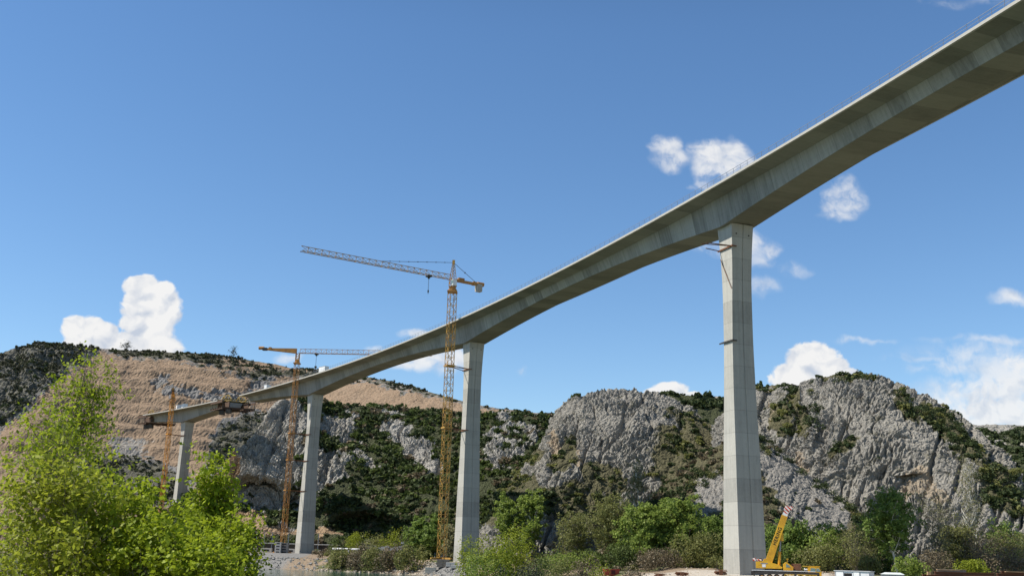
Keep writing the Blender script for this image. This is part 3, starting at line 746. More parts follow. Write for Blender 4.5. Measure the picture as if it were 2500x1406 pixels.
def bp(s, o, drop):
    s = np.asarray(s, float); x, y, n, t_ = axis_at(s)
    return np.stack([x + n[..., 0] * o, y + n[..., 1] * o, DZ + DG * s - drop - XF * o], -1)
def dep(s):
    v = np.abs(np.mod(np.asarray(s, float), SPAN) / SPAN - .5) * 2
    return DM + (DP - DM) * v ** PW
def s_at_px(px, o, drop, lo, hi):
    ss = np.linspace(lo, hi, 2000); x, _ = project(bp(ss, o, drop)); return float(ss[np.argmin(abs(x - px))])

def sweep(name, rings, S, mat, parent, loop=True, caps=True):
    """rings: k arrays (n,3) of the same length -> skin along s with UV = (s, girth)"""
    R = np.stack(rings, 1); n, k = R.shape[:2]
    g = np.concatenate([[0], np.cumsum(np.linalg.norm(np.diff(R[n // 2], axis=0), axis=1))]); 
    if loop: g = np.append(g, g[-1] + np.linalg.norm(R[n // 2, -1] - R[n // 2, 0]))
    kk = k if loop else k - 1
    i = np.arange(n - 1)[:, None]; j = np.arange(kk)[None]; j2 = (j + 1) % k
    Q = np.stack([i * k + j, (i + 1) * k + j, (i + 1) * k + j2, i * k + j2], -1).reshape(-1, 4)
    us = np.stack([S[i] + 0 * j, S[i + 1] + 0 * j, S[i + 1] + 0 * j, S[i] + 0 * j], -1).reshape(-1, 4)
    vs = np.stack([g[j] + 0 * i, g[j] + 0 * i, g[j + 1] + 0 * i, g[j + 1] + 0 * i], -1).reshape(-1, 4)
    L = np.array(parent.location) if parent is not None else np.zeros(3)
    V = (R - L).reshape(-1, 3)
    if caps and loop and k == 4:
        Q = np.concatenate([Q, [[0, 1, 2, 3], [(n - 1) * k + 3, (n - 1) * k + 2, (n - 1) * k + 1, (n - 1) * k]]])
        us = np.concatenate([us, np.full((2, 4), S[0])]); vs = np.concatenate([vs, [[0, 1, 2, 3]] * 2])
    me = np_mesh(name, V, Q)
    uvl = me.uv_layers.new(name='UVMap'); uvl.data.foreach_set('uv', np.stack([us, vs], -1).astype(np.float32).ravel())
    return link(name, me, mat, parent)

def superstructure(root, s0, s1, railing=True):
    n = int((s1 - s0) / 2.45) + 2; S = np.linspace(s0, s1, n); d = dep(S)[:, None]
    q = lambda o, dr: bp(S, o, dr if np.ndim(dr) else dr)
    def qd(o, add=0): 
        x, y, nn, t_ = axis_at(S); return np.stack([x + nn[:, 0] * o, y + nn[:, 1] * o, DZ + DG * S - d[:, 0] + add - XF * o], -1)
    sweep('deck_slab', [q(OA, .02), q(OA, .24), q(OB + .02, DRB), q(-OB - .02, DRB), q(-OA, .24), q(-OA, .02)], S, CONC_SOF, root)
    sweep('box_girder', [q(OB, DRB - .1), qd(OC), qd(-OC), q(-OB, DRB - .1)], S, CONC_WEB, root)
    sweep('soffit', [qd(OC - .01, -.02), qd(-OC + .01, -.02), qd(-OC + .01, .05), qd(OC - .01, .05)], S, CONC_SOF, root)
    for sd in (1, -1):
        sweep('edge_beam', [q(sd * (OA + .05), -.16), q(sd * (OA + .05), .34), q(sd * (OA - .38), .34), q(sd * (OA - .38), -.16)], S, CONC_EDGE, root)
    if railing:
        for sd in (1, -1):
            m = MB(); o = sd * (OA - .12); ps = np.arange(s0 + 1, s1 - .5, 2.5); P = bp(ps, o, -.1); T = bp(ps, o, -1.35)
            for a, b in zip(P, T): m.beam(a, b, .06)
            for drp, w in ((-1.32, .06), (-.75, .045)):
                R = bp(ps, o, drp)
                for a, b in zip(R[:-1], R[1:]): m.beam(a, b, w, caps=False)
            m.build('railing', STEEL_GREY, root)

def pier(root, s, z0):
    x, y, n, t_ = axis_at(s); n = n; c = np.array([x, y])
    ztop = float(DZ + DG * s - dep(s) + .12)
    hs = np.linspace(0, 1, 30)                                   # fraction from the top
    Ls = np.interp(hs, [0, .05, .12, .22, .36, .5, .7, 1], [5.5, 4.9, 4.2, 3.55, 3.25, 3.6, 4.6, 5.9])
    Ws = np.interp(hs, [0, .06, .16, .3, .5, .75, 1], [5.55, 5.15, 4.85, 5.1, 5.55, 6.1, 6.5])
    rings = []
    for hf, L, W_ in zip(hs, Ls, Ws):
        z = ztop + (z0 - .8 - ztop) * hf
        ring = []
        for (w, l) in ((.5, .5), (.5, -.5), (.03, -.54), (.022, -.515), (-.022, -.515), (-.03, -.54), (-.5, -.5), (-.5, .5), (-.03, .54), (.03, .54)):
            dl = l * L if abs(l) <= .5 else math.copysign(L / 2 + .18, l)
            if abs(l) == .515: dl = -(L / 2 + .04)
            p2 = c + n * W_ * w + t_ * dl
            ring.append((p2[0], p2[1], z))
        rings.append(ring)
    R = np.array(rings); nn, k = R.shape[:2]
    g = np.concatenate([[0], np.cumsum(np.linalg.norm(np.diff(np.concatenate([R[10], R[10][:1]]), axis=0), axis=1))])
    i = np.arange(nn - 1)[:, None]; j = np.arange(k)[None]; j2 = (j + 1) % k
    Q = np.stack([i * k + j, i * k + j2, (i + 1) * k + j2, (i + 1) * k + j], -1).reshape(-1, 4)
    zz = R[:, 0, 2]
    us = np.stack([g[j] + 0 * i, g[j + 1] + 0 * i, g[j + 1] + 0 * i, g[j] + 0 * i], -1)
    vs = np.stack([zz[i] + 0 * j, zz[i] + 0 * j, zz[i + 1] + 0 * j, zz[i + 1] + 0 * j], -1)
    me = np_mesh('pier', (R - np.array(root.location)).reshape(-1, 3), Q[:, ::-1])
    uvl = me.uv_layers.new(name='UVMap'); uvl.data.foreach_set('uv', np.stack([us, vs], -1).reshape(-1, 4, 2)[:, ::-1].astype(np.float32).ravel())
    po = link('pier', me, CONC_PIER, root)
    m = MB()                                                     # dark discs under the girder: shade of small anchor openings put into colour
    for w, r in ((.30, .17), (.1, .09), (-.1, .09), (-.30, .17)):
        zz_ = ztop - 2.2 - .1 * (w < 0); f = c + n * (w * 5.3) - t_ * (2.55)
        m.tube((f[0], f[1], zz_), (f[0] - t_[0] * .16, f[1] - t_[1] * .16, zz_), r, n=8)
    m.v = [tuple(np.array(p_) - np.array(root.location)) for p_ in m.v]
    m.each('anchor_hole_shade', HOLE, po, True)
    def L_at(z): return float(np.interp((ztop - z) / (ztop - z0), hs, Ls)), float(np.interp((ztop - z) / (ztop - z0), hs, Ws))
    return dict(c=c, n=n, t=t_, ztop=ztop, L=L_at, root=root, obj=po)

S_TIP = s_at_px(584, OA, .1, 300, 372)
bridge = thing('viaduct', 'long curved grey concrete bridge on three tall tapering piers crossing the picture', 'bridge', (BX, BY, PIER_Z0))
superstructure(bridge, -300, S_TIP)
PIERS = [pier(bridge, s, PIER_Z0) for s in (0, SPAN, 2 * SPAN)]
S4 = 3 * SPAN
S4a = s_at_px(512, OA, .1, 380, 440); S4b = s_at_px(349, OA, .1, 442, 540)
far = thing('viaduct_section', 'unfinished bridge section on one pier, not yet joined, before the red earth hillside', 'bridge section', (*[float(v) for v in bp(S4, 0, 0)[:2]], 14))
superstructure(far, S4a - 9, S4b, railing=False)
P4 = pier(far, S4, 14)

# steel tie brackets left on the first pier
def collar(P, z, root, out, parent, name='tie_bracket', struts=2, mat=None):
    """beam along the side face of a pier, with struts reaching outwards"""
    L, W_ = P['L'](z); c, n, t_ = P['c'], P['n'], P['t']
    f = lambda along, o, dz=0: np.array([*(c + n * (W_ / 2 + o) + t_ * along), z + dz])
    m = MB()
    m.beam(f(-L / 2 - .5, .15), f(L / 2 + .5, .15), .32, .32)
    m.beam(f(-L / 2 - .35, -.9), f(-L / 2 - .35, .3), .2, .2)
    return m, f, L

for k, (z_, st) in enumerate(((on_level(1787, 604, 0), 1), (on_level(1795, 832, 0), 0))):
    pxy = (1787, 604) if k == 0 else (1795, 832)
    z = float(at(*pxy, BY - 2)[2])
    m, f, L = collar(PIERS[0], z, None, 7, None)
    if st:
        m.beam(f(-L / 2, .2), f(-L / 2 + .4, 6.2), .16); m.beam(f(-L / 2 + .2, .2), f(-L / 2 + 1.6, 6.6), .16); m.beam(f(L / 2, .2), f(L / 2 - .6, 4.0), .16)
        m.tube(f(L / 2 - .3, .12, -2), f(-L / 2 + .3, .22, -9.5), .07)  # thin rod laid along the face to draw a strut's cast shadow
    else:
        m.beam(f(L / 2, .15), f(L / 2 + 1.4, .15), .25)
    m.build('tie_bracket', RUST if st else STEEL_DK, bridge)
# ------------------------------------------------------------------ tower cranes
def crane_paint(name, a, b):
    t = NT(name); p = t.obj(); n = t.noise(p, .5, 6, .7)
    c = t.mix(t.smooth(n, .4, .68), a, b)
    return t.bsdf(c, .5, .1)
YEL = crane_paint('orange_yellow_crane_paint', (.50, .29, .055), (.36, .19, .05))
ORA = crane_paint('orange_crane_paint', (.44, .21, .045), (.30, .13, .035))
ORA2 = crane_paint('bright_orange_crane_paint', (.66, .30, .03), (.5, .2, .03))
BALLAST = plain('concrete_ballast', (.40, .38, .34), .9, var=.25)
GLASS = NT('cab_glass'); GLASS = GLASS.bsdf((.16, .24, .24), .12, 0)

def lattice(m, a, b, w, bays, chord, diag, ref=(1, 0, 0), side=None, sq=True, h=None):
    """square (or triangular) lattice between two points"""
    a = np.array(a, float); b = np.array(b, float); d = b - a; L = np.linalg.norm(d); d /= L
    r = np.array(ref, float); x = r - d * (r @ d); x /= np.linalg.norm(x); y = np.cross(d, x); h = h or w
    if sq: C = [x * w / 2 + y * h / 2, -x * w / 2 + y * h / 2, -x * w / 2 - y * h / 2, x * w / 2 - y * h / 2]
    else: C = [y * h, x * w / 2, -x * w / 2]
    for c in C: m.beam(a + c, b + c, chord, caps=False)
    n = len(C)
    for k in range(bays):
        p0 = a + d * L * k / bays; p1 = a + d * L * (k + 1) / bays; pm = (p0 + p1) / 2
        for i in range(n):
            c0, c1 = C[i], C[(i + 1) % n]
            m.beam(p0 + c0, p0 + c1, diag, caps=False)
            if k % 2: m.beam(p0 + c0, p1 + c1, diag, caps=False)
            else: m.beam(p0 + c1, p1 + c0, diag, caps=False)
    return x, y, d

def tower_crane(label, P, z0, zs, zj, jib_vec, jib_len, cj_vec, cj_len, paint, peak=None, tie_z=(), jib_h=1.7, off=9.5, trolley=.3, hook=9, cab=True, hang=True, w=2.0, jibpaint=None, al=0.0):
    c = P['c'] + P['n'] * off + P['t'] * al
    root = thing('tower_crane', label, 'crane', (c[0], c[1], z0)); jibpaint = jibpaint or paint
    jv = np.array([*jib_vec, 0.0]); jv /= np.linalg.norm(jv); cv = np.array([*cj_vec, 0.0]); cv /= np.linalg.norm(cv)
    jp = np.array([-jv[1], jv[0], 0]); B = lambda z: np.array([c[0], c[1], z])
    ref = (*P['n'], 0)
    m = MB(); lattice(m, B(z0 + .6), B(zs), w, int((zs - z0) / 2.2), .2, .11, ref); m.build('mast', paint, root)
    m = MB()
    for z in tie_z: m.box(B(z), (w + .7, w + .7, .45), math.atan2(P['n'][1], P['n'][0]))
    if tie_z: m.each('mast_collar', paint, root)
    m = MB(); m.box(B(zs + .25), (w + 1.1, w + 1.1, .5)); m.tube(B(zs + .5), B(zs + 1.3), w * .62, n=14); m.box(B(zs + 1.7), (w * .95, w * .95, .8)); m.build('slewing_ring', ORA, root, bevel=.04)
    m = MB(); lattice(m, B(zs + 2), B(zj + .2), w * .8, 2, .22, .14, (*jv[:2], 0)); m.build('slewing_tower', paint, root)
    if cab:
        cc = B(zj - 1.4) + jv * .5 + jp * (w * .75)
        cb = MB().box(cc, (1.5, 1.3, 2.0), math.atan2(jv[1], jv[0])).build('cab', WHITE, root, bevel=.08)
        g = MB().box(cc + jv * .78 + np.array([0, 0, .15]), (.06, 1.1, 1.3), math.atan2(jv[1], jv[0])).build('windscreen', GLASS, None)
        g.data.transform(Matrix.Translation(-Vector(root.location))); g.parent = cb
    J0 = B(zj) + jv * 1.0; J1 = B(zj) + jv * jib_len
    m = MB(); lattice(m, J0, J1, 1.5, int(jib_len / 2.4), .17, .09, jp, sq=False, h=-jib_h if np.cross(jv, jp)[2] < 0 else jib_h)
    m.build('jib', jibpaint, root)
    K1 = B(zj) + cv * cj_len
    m = MB()
    if peak: m.beam(B(zj) + cv * .8, K1, 1.25, .75); m.box(B(zj + .75) + cv * cj_len * .28, (2.2, 1.2, .7), math.atan2(cv[1], cv[0]))
    else:
        u = np.array([0, 0, 1.]); q = np.array([-cv[1], cv[0], 0])
        ring = lambda o, lo, hi, wd: [B(zj) + cv * o + q * wd + u * lo, B(zj) + cv * o + q * wd + u * hi, B(zj) + cv * o - q * wd + u * hi, B(zj) + cv * o - q * wd + u * lo]
        m.quadprism(ring(.6, -.2, jib_h + .1, .6), ring(cj_len, jib_h - .55, jib_h, .6))
    m.build('counter_jib', ORA, root)
    m = MB(); a = math.atan2(cv[1], cv[0]); zc = zj if peak else zj + jib_h - .2
    for k in range(4): m.box(B(zc - (1.2 if peak else .2)) + cv * (cj_len * .84 + k * .52), (.44, 1.7, 2.6 if peak else 1.2), a)
    m.build('counterweight', BALLAST if peak else STEEL_DK, root)
    m = MB(); m.tube(B(zc + .25) + cv * (cj_len - 1.6), B(zc + .25) + cv * (cj_len + .8), .75, n=12); m.box(B(zc + .1) + cv * (cj_len * .74), (1.2, 1.6, 1.1), a); m.each('hoist_drum', ORA, root)
    if peak:
        m = MB(); T = B(peak)
        for s1 in (1, -1):
            for s2 in (1, -1): m.beam(B(zj) + jv * .9 * s1 + jp * .75 * s2, T + jv * .22 * s1 + jp * .22 * s2, .2, caps=False)
        for k in range(1, 6):
            f = k / 6; r1 = .9 * (1 - f) + .22 * f
            for s2 in (1, -1): m.beam(B(zj + (peak - zj) * f) + jv * r1 + jp * .5 * s2, B(zj + (peak - zj) * (f - .14)) - jv * r1 * 1.1 + jp * .5 * s2, .1)
        m.box(T + np.array([0, 0, .2]), (.9, .7, 1.3)); m.build('tower_head', paint, root)
        m = MB(); A = B(zj + jib_h) + jv * jib_len * .50; m.beam(T, A, .12); 
        for k in range(1, 8): m.box(T + (A - T) * k / 8, (.32, .32, .26))
        m.build('jib_tie', STEEL_DK, root)
        m = MB(); m.beam(T, B(zj + .5) + cv * cj_len * .82, .11); m.box((T + B(zj + .5) + cv * cj_len * .82) / 2, (.4, .4, .4)); m.build('counter_jib_tie', STEEL_DK, root)
    tp = B(zj - .35) + jv * jib_len * trolley
    m = MB(); m.box(tp, (1.6, 1.7, .45), math.atan2(jv[1], jv[0])); m.box(tp - np.array([0, 0, .5]), (.7, 1.0, .5)); m.build('trolley', STEEL_DK, root)
    m = MB()
    for s2 in (-.16, .16): m.beam(tp + jp * s2, tp + jp * s2 - np.array([0, 0, hook]), .07)
    m.build('hoist_rope', STEEL_DK, root)
    m = MB(); hb = tp - np.array([0, 0, hook])
    if hang: m.box(hb, (1.0, .5, 1.0)); m.tube(hb - np.array([0, 0, .5]), hb - np.array([0, 0, 1.3]), .12); m.box(hb - np.array([0, 0, 1.7]), (1.5, 1.5, .9))
    else: m.box(hb, (.45, .35, .8)); m.tube(hb - np.array([0, 0, .4]), hb - np.array([0, 0, .9]), .09)
    m.build('hook_block', STEEL_DK, root)
    # cross base with ballast
    m = MB()
    for s1 in (1, -1): m.beam(B(z0 + .3) + np.array([-3.2, -3.2 * s1, 0]), B(z0 + .3) + np.array([3.2, 3.2 * s1, 0]), .5, .5)
    m.build('base_frame', paint, root)
    # ties to the pier
    for z in tie_z:
        m, f, L = collar(P, z, None, 0, None)
        o = off - P['L'](z)[1] / 2 - w / 2
        m.beam(f(-L / 2, .2), f(al - w / 2, o), .2); m.beam(f(-L / 2 + .3, .2), f(al + w / 2, o), .16); m.beam(f(L / 2, .2), f(al + w / 2, o), .2)
        m.build('pier_tie', RUST, root)
    return root, B

# crane beside the middle pier: lattice jib on a tower head with tie bars
Pm = PIERS[1]; c1 = Pm['c'] + Pm['n'] * 10.4 - Pm['t'] * 3.4; Y1 = c1[1]
zj = float(at(1092, 683, Y1)[2]); zs = float(at(1095, 706, Y1)[2]) - 1.2
tip = on_level(735, 613, zj); v1 = tip[:2] - c1; ct = on_level(1176, 690, zj); w1 = ct[:2] - c1
tower_crane('tallest orange tower crane, tied to the middle pier, jib on tie bars above the deck', Pm, PIER_Z0, zs, zj, v1, np.linalg.norm(v1), w1 if abs(np.cross(w1 / np.linalg.norm(w1), v1 / np.linalg.norm(v1))) < .3 else -v1, 11.5, YEL, peak=float(at(1099, 641, Y1)[2]), tie_z=(float(at(1088, 893, Y1)[2]), float(at(1082, 1044, Y1)[2])), off=10.4, al=-3.4, trolley=.17, hook=5.2, hang=False, w=2.3)
# flat-top crane beside the third pier
Pl = PIERS[2]; c2 = Pl['c'] + Pl['n'] * 10.3; Y2 = c2[1]
zj = float(at(728, 862, Y2)[2]); zs = float(at(727, 878, Y2)[2]) - 2.0
en = on_level(935, 866, zj); v2 = en[:2] - c2; v2 = v2 / np.linalg.norm(v2)
tower_crane('orange flat top tower crane beside the third pier, a load hanging from its level jib', Pl, PIER_Z0, zs, zj, v2, 62, -v2, 17.5, ORA, tie_z=(float(at(706, 1057, Y2)[2]), float(at(699, 1122, Y2)[2]), float(at(693, 1196, Y2)[2])), off=10.3, trolley=.14, hook=6.0, w=1.9, cab=False, jib_h=2.0)
# crane far away beside the unfinished section
c3 = P4['c'] + P4['n'] * 10.5; Y3 = c3[1]
zj = float(at(420, 962, Y3)[2]); zs = zj - 4.5
tower_crane('distant slim orange crane mast beside the pier of the unfinished section', P4, 14, zs, zj, (-.28, 1), 30, (.28, -1), 8, ORA2, tie_z=(float(at(412, 1060, Y3)[2]),), off=10.5, trolley=.4, hook=4, w=1.9)

# ------------------------------------------------------------------ form travellers at both ends of the unfinished section
def traveller(label, s_in, s_out, group):
    sm = (s_in + s_out) / 2; b = bp(sm, 0, dep(sm) + 3)
    r = thing('form_traveller', label, 'formwork carriage', b, 0, group)
    D = float(dep(sm)); m = MB()
    for o in (-4.2, 4.2):
        A = bp(s_in, o, -.2); Bq = bp(s_out, o, -.2); T0 = bp(s_in + (s_out - s_in) * .3, o, -3.2); T1 = bp(s_in + (s_out - s_in) * .7, o, -3.2)
        for p_, q_ in ((A, Bq), (A, T0), (T0, T1), (T1, Bq), (T0, bp(sm, o, -.2)), (T1, bp(sm, o, -.2))): m.beam(p_, q_, .35, .4)
    for s_ in (s_in, sm, s_out): m.beam(bp(s_, -9, -.4), bp(s_, 9, -.4), .35, .5)
    m.build('main_frame', plain('dirty_yellow_steel', (.26, .18, .05), .8, var=.4), r)
    m = MB()
    for s_ in (s_in + (s_out - s_in) * .12, s_out):
        for o in (-9, -5.4, 5.4, 9): m.beam(bp(s_, o, -.4), bp(s_, o, D + 2.0), .16)
    m.each('hanger', STEEL_DK, r)
    m = MB()
    for s_ in np.linspace(s_in, s_out, 6): m.beam(bp(s_, -9.4, D + .9), bp(s_, 9.4, D + .9), .4, .5)
    for o in (-9, -3, 3, 9): m.beam(bp(s_in, o, D + 1.4), bp(s_out, o, D + 1.4), .35, .5)
    m.build('lower_platform', plain('dark_brown_scaffold', (.085, .05, .032), .9, var=.5), r)
    m = MB(); dw = lambda s_, o, dr: bp(s_, o, dr)
    for o in (9.5, -9.5):
        m.quadprism([dw(s_in, o, .2), dw(s_out, o, .2), dw(s_out, o, 1.4), dw(s_in, o, 1.4)], [dw(s_in, o - .3, .2), dw(s_out, o - .3, .2), dw(s_out, o - .3, 1.4), dw(s_in, o - .3, 1.4)])
        m.quadprism([dw(s_in, o * .56, .8), dw(s_out, o * .56, .8), dw(s_out, o * .56, D + .4), dw(s_in, o * .56, D + .4)], [dw(s_in, o * .56 - .3, .8), dw(s_out, o * .56 - .3, .8), dw(s_out, o * .56 - .3, D + .4), dw(s_in, o * .56 - .3, D + .4)])
    m.each('side_formwork', plain('brown_formwork', (.10, .06, .04), .9, var=.5), r)
    m = MB()
    for s_ in (s_in + (s_out - s_in) * .3, s_in + (s_out - s_in) * .85): m.box(bp(s_, 4.5, D + 2.6), (2.4, 3, 2.2))
    m.each('hanging_cage', STEEL_DK, r)
    return r
traveller('dark steel form traveller hanging on the near end of the unfinished section, facing the gap', S4a - 1, S4a - 15, 'form travellers')
traveller('brown steel form traveller hanging on the far end of the unfinished section', S4b - 4, S4b + 6, 'form travellers')
# ------------------------------------------------------------------ mobile crane (local axes: x to the right along the chassis, z up, y away)
MY = crane_paint('mobile_crane_yellow', (.72, .40, .02), (.50, .25, .02))
TYRE = plain('black_rubber', (.025, .025, .025), .9, var=.2)
RIM = plain('orange_wheel_rim', (.55, .27, .06), .6, var=.3)
REDW = NT('red_white_marking')
_rp = REDW.obj(); _rs = REDW.n('SeparateXYZ', Vector=_rp)
_rk = REDW.math('FRACT', REDW.math('MULTIPLY', REDW.math('ADD', REDW.math('ADD', _rs.outputs[0], _rs.outputs[2]), _rs.outputs[1]), 1.45))
REDW = REDW.bsdf(REDW.mix(REDW.math('GREATER_THAN', _rk, .5), (.80, .76, .72), (.50, .05, .03)), .6)
def mobile_crane():
    Yc = 193.0; zg = gz(gx(1900, Yc, 4.5), Yc)
    x0 = gx(1885, Yc, zg)
    r = thing('mobile_crane', 'yellow telescopic mobile crane with its short boom raised, beside the foot of the rightmost pier', 'mobile crane', (x0, Yc, zg), math.radians(-13))
    def pt(px, py):                                              # local x,z from a measured pixel
        w = at(px, py, Yc) - np.array([x0, Yc, zg]); return float(w[0]), float(w[2])
    # chassis
    m = MB(); m.box((2.4, 0, 1.35), (11.4, 2.6, .5)); m.box((2.2, 0, 1.68), (10.8, 2.4, .14)); m.box((-3.4, 0, 1.2), (.5, 2.9, .7)); m.box((7.9, 0, .95), (.4, 2.6, .5))
    m.build('chassis', STEEL_DK, r, True, .03)
    m = MB(); m.box((2.0, -1.32, 1.72), (11.0, .06, .1)); m.build('deck_edge', WHITE, r, True)
    for wx_ in (-1.75, -.4, .85, 2.2, 5.0, 6.3):
        for sy in (-1, 1):
            ty = MB().tube((wx_, sy * .85, .56), (wx_, sy * 1.38, .56), .56, n=20).build('tyre', TYRE, r, True, .04)
            rm = MB().tube((wx_, sy * 1.30, .56), (wx_, sy * 1.42, .56), .33, .27, n=16).build('rim', RIM, ty, True)
    # road cab at the right end
    cab = MB().prism_xz([(6.2, .9), (8.5, .9), (8.55, 1.7), (8.15, 2.45), (6.6, 2.5), (6.2, 2.4)], -1.25, 1.25).build('driving_cab', MY, r, True, .05)
    MB().prism_xz([(6.6, 1.75), (7.5, 1.75), (7.5, 2.3), (6.7, 2.35)], -1.28, -1.255).build('side_window', GLASS, cab, True)
    MB().prism_xz([(7.62, 1.75), (8.4, 1.75), (8.1, 2.3), (7.62, 2.33)], -1.28, -1.255).build('side_window', GLASS, cab, True)
    MB().box((6.9, 0, 2.62), (2.9, 2.0, .1)).build('roof_rack', MY, r, True)
    # slewing upper carriage
    m = MB(); m.tube((-.1, 0, 1.7), (-.1, 0, 2.05), 1.15, n=24); m.build('slewing_ring', STEEL_DK, r, True)
    m = MB(); m.prism_xz([(-2.75, 2.05), (1.7, 2.05), (1.9, 2.3), (1.2, 2.75), (-.1, 3.1), (-.9, 3.75), (-1.3, 3.7), (-1.5, 3.25), (-2.75, 3.2)], -1.2, 1.2); m.build('upper_carriage', MY, r, True, .05)
    MB().box((-1.35, -1.215, 2.52), (.62, .02, .5)).build('data_plate', WHITE, r, True)
    MB().box((-1.3, -1.212, 2.92), (1.2, .02, .16)).build('vent_grille', STEEL_GREY, r, True)
    m = MB(); m.box((-3.0, 0, 3.55), (.5, 2.3, .5)); m.box((-2.3, .5, 3.5), (1.4, .3, .3)); m.box((-2.3, -.6, 3.5), (1.2, .3, .25)); m.build('counterweight_bracket', REDW, r, True, .03)
    m = MB(); m.tube((-1.9, -.6, 3.5), (-1.9, .6, 3.5), .33, n=16); m.build('winch_drum', STEEL_DK, r, True)
    oc = MB().prism_xz([(2.0, 1.8), (3.7, 1.8), (3.75, 2.4), (3.3, 2.75), (2.5, 3.25), (2.0, 2.9)], -1.25, -.2).build('operator_cab', MY, r, True, .04)
    MB().prism_xz([(2.45, 2.35), (3.25, 2.35), (3.0, 2.7), (2.5, 3.0)], -1.28, -1.255).build('cab_window', GLASS, oc, True)
    MB().beam((2.75, -.9, 3.2), (2.75, -.9, 3.75), .1).box((2.75, -.9, 3.78), (.42, .2, .08)).build('work_lamp', MY, r, True)
    # boom
    bx, bz = -.55, 3.0
    tx, tz = pt(1921, 1240); ang = math.atan2(tz - bz, tx - bx); Lb = math.hypot(tx - bx, tz - bz)
    u = np.array([math.cos(ang), 0, math.sin(ang)]); v = np.array([math.sin(ang), 0, -math.cos(ang)]); O = np.array([bx, 0, bz])
    def seg(m, a, b, d0, d1, wy):
        A = O + u * a; Bq = O + u * b
        q = lambda C, d: [C - v * d / 2 + np.array([0, -wy, 0]), C + v * d / 2 + np.array([0, -wy, 0]), C + v * d / 2 + np.array([0, wy, 0]), C - v * d / 2 + np.array([0, wy, 0])]
        m.quadprism(q(A, d0), q(Bq, d1)); return m
    bo = seg(MB(), 0, Lb * .86, 1.25, 1.08, .47).build('boom', MY, r, True, .04)
    seg(MB(), Lb * .86, Lb * .90, .9, .9, .42).build('boom_section', WHITE, bo, True)
    seg(MB(), Lb * .90, Lb * .955, .82, .82, .38).build('boom_section', REDW, bo, True)
    h = MB(); seg(h, Lb * .955, Lb * 1.03, 1.1, .8, .45); h.tube(O + u * Lb * 1.02 + v * .55 + np.array([0, -.5, 0]), O + u * Lb * 1.02 + v * .55 + np.array([0, .5, 0]), .34, n=14); h.build('boom_head', REDW, r, True, .03)
    m = MB(); seg(m, Lb * .60, Lb * .86, .0, .0, .0) if False else None
    # derricking ram
    P0 = np.array([1.25, 0, 2.55]); P1 = O + u * Lb * .47 + v * .62; Pm_ = P0 + (P1 - P0) * .52
    ram = MB().tube(P0, Pm_, .27, n=14).build('lifting_ram', MY, r, True)
    MB().tube(Pm_, P1, .14, n=12).build('ram_rod', STEEL_GREY, ram, True)
    m = MB(); C = O + u * Lb * .50 + v * .72; m.box(C, (.55, .7, 1.4)); m.build('ram_bracket', MY, r, True, .05)
    # hook
    H0 = O + u * Lb * 1.02 + v * .9; hx, hz = pt(1933, 1272)
    m = MB()
    for sy in (-.2, 0, .2): m.beam(H0 + np.array([0, sy, 0]), (H0[0], sy, hz + .5), .05)
    m.build('hoist_rope', STEEL_DK, r, True)
    m = MB(); m.box((H0[0], 0, hz), (.55, .5, .95)); m.tube((H0[0], 0, hz - .45), (H0[0], 0, hz - .95), .12, .2); m.build('hook_block', BLACK, r, True, .05)
    # lettering along the boom side facing the river
    cu = bpy.data.curves.new('lettering', 'FONT'); cu.body = 'HERING'; cu.size = .86; cu.extrude = .012; cu.align_x = 'CENTER'; cu.align_y = 'CENTER'; cu.offset = .012; cu.space_character = 1.12
    fo = bpy.data.objects.new('lettering_curve', cu); COL.objects.link(fo)
    me = bpy.data.meshes.new_from_object(fo.evaluated_get(bpy.context.evaluated_depsgraph_get())); bpy.data.objects.remove(fo)
    c = O + u * Lb * .485 - v * .05 + np.array([0, -.482, 0])
    me.transform(Matrix(((u[0], -v[0], 0, c[0]), (0, 0, -1, c[1]), (u[2], -v[2], 0, c[2]), (0, 0, 0, 1))))
    me.materials.clear(); link('lettering', me, BLACK, bo)
    # outriggers
    for ox in (-3.1, 4.0):
        m = MB(); m.box((ox, 0, 1.1), (.35, 5.0, .3))
        for sy in (-1, 1): m.tube((ox, sy * 2.4, 1.1), (ox, sy * 2.4, .12), .1); m.box((ox, sy * 2.4, .06), (.7, .7, .12))
        m.build('outrigger', STEEL_DK, r, True)
    # stowed lattice jib along the flank
    m = MB(); lattice(m, (2.2, -1.75, .8), (7.7, -1.75, .8), .7, 9, .09, .07, (0, 1, 0)); m.build('stowed_jib', FORM_YELLOW, r, True)
    MB().box((4.3, .2, 2.4), (1.6, 1.8, 1.2)).build('tool_box', RUST, r, True, .03)
    MB().tube((5.6, -.7, 2.05), (6.15, -.7, 2.05), .22, n=12).build('air_tank', WHITE, r, True)
mobile_crane()

# ------------------------------------------------------------------ things lying about the building site
def spot(px, Y, dz=0.0):
    x = gx(px, Y, 4.6); return np.array([x, Y, gz(x, Y) + dz])
def m_per_px(Y): return Y / F * 1.03

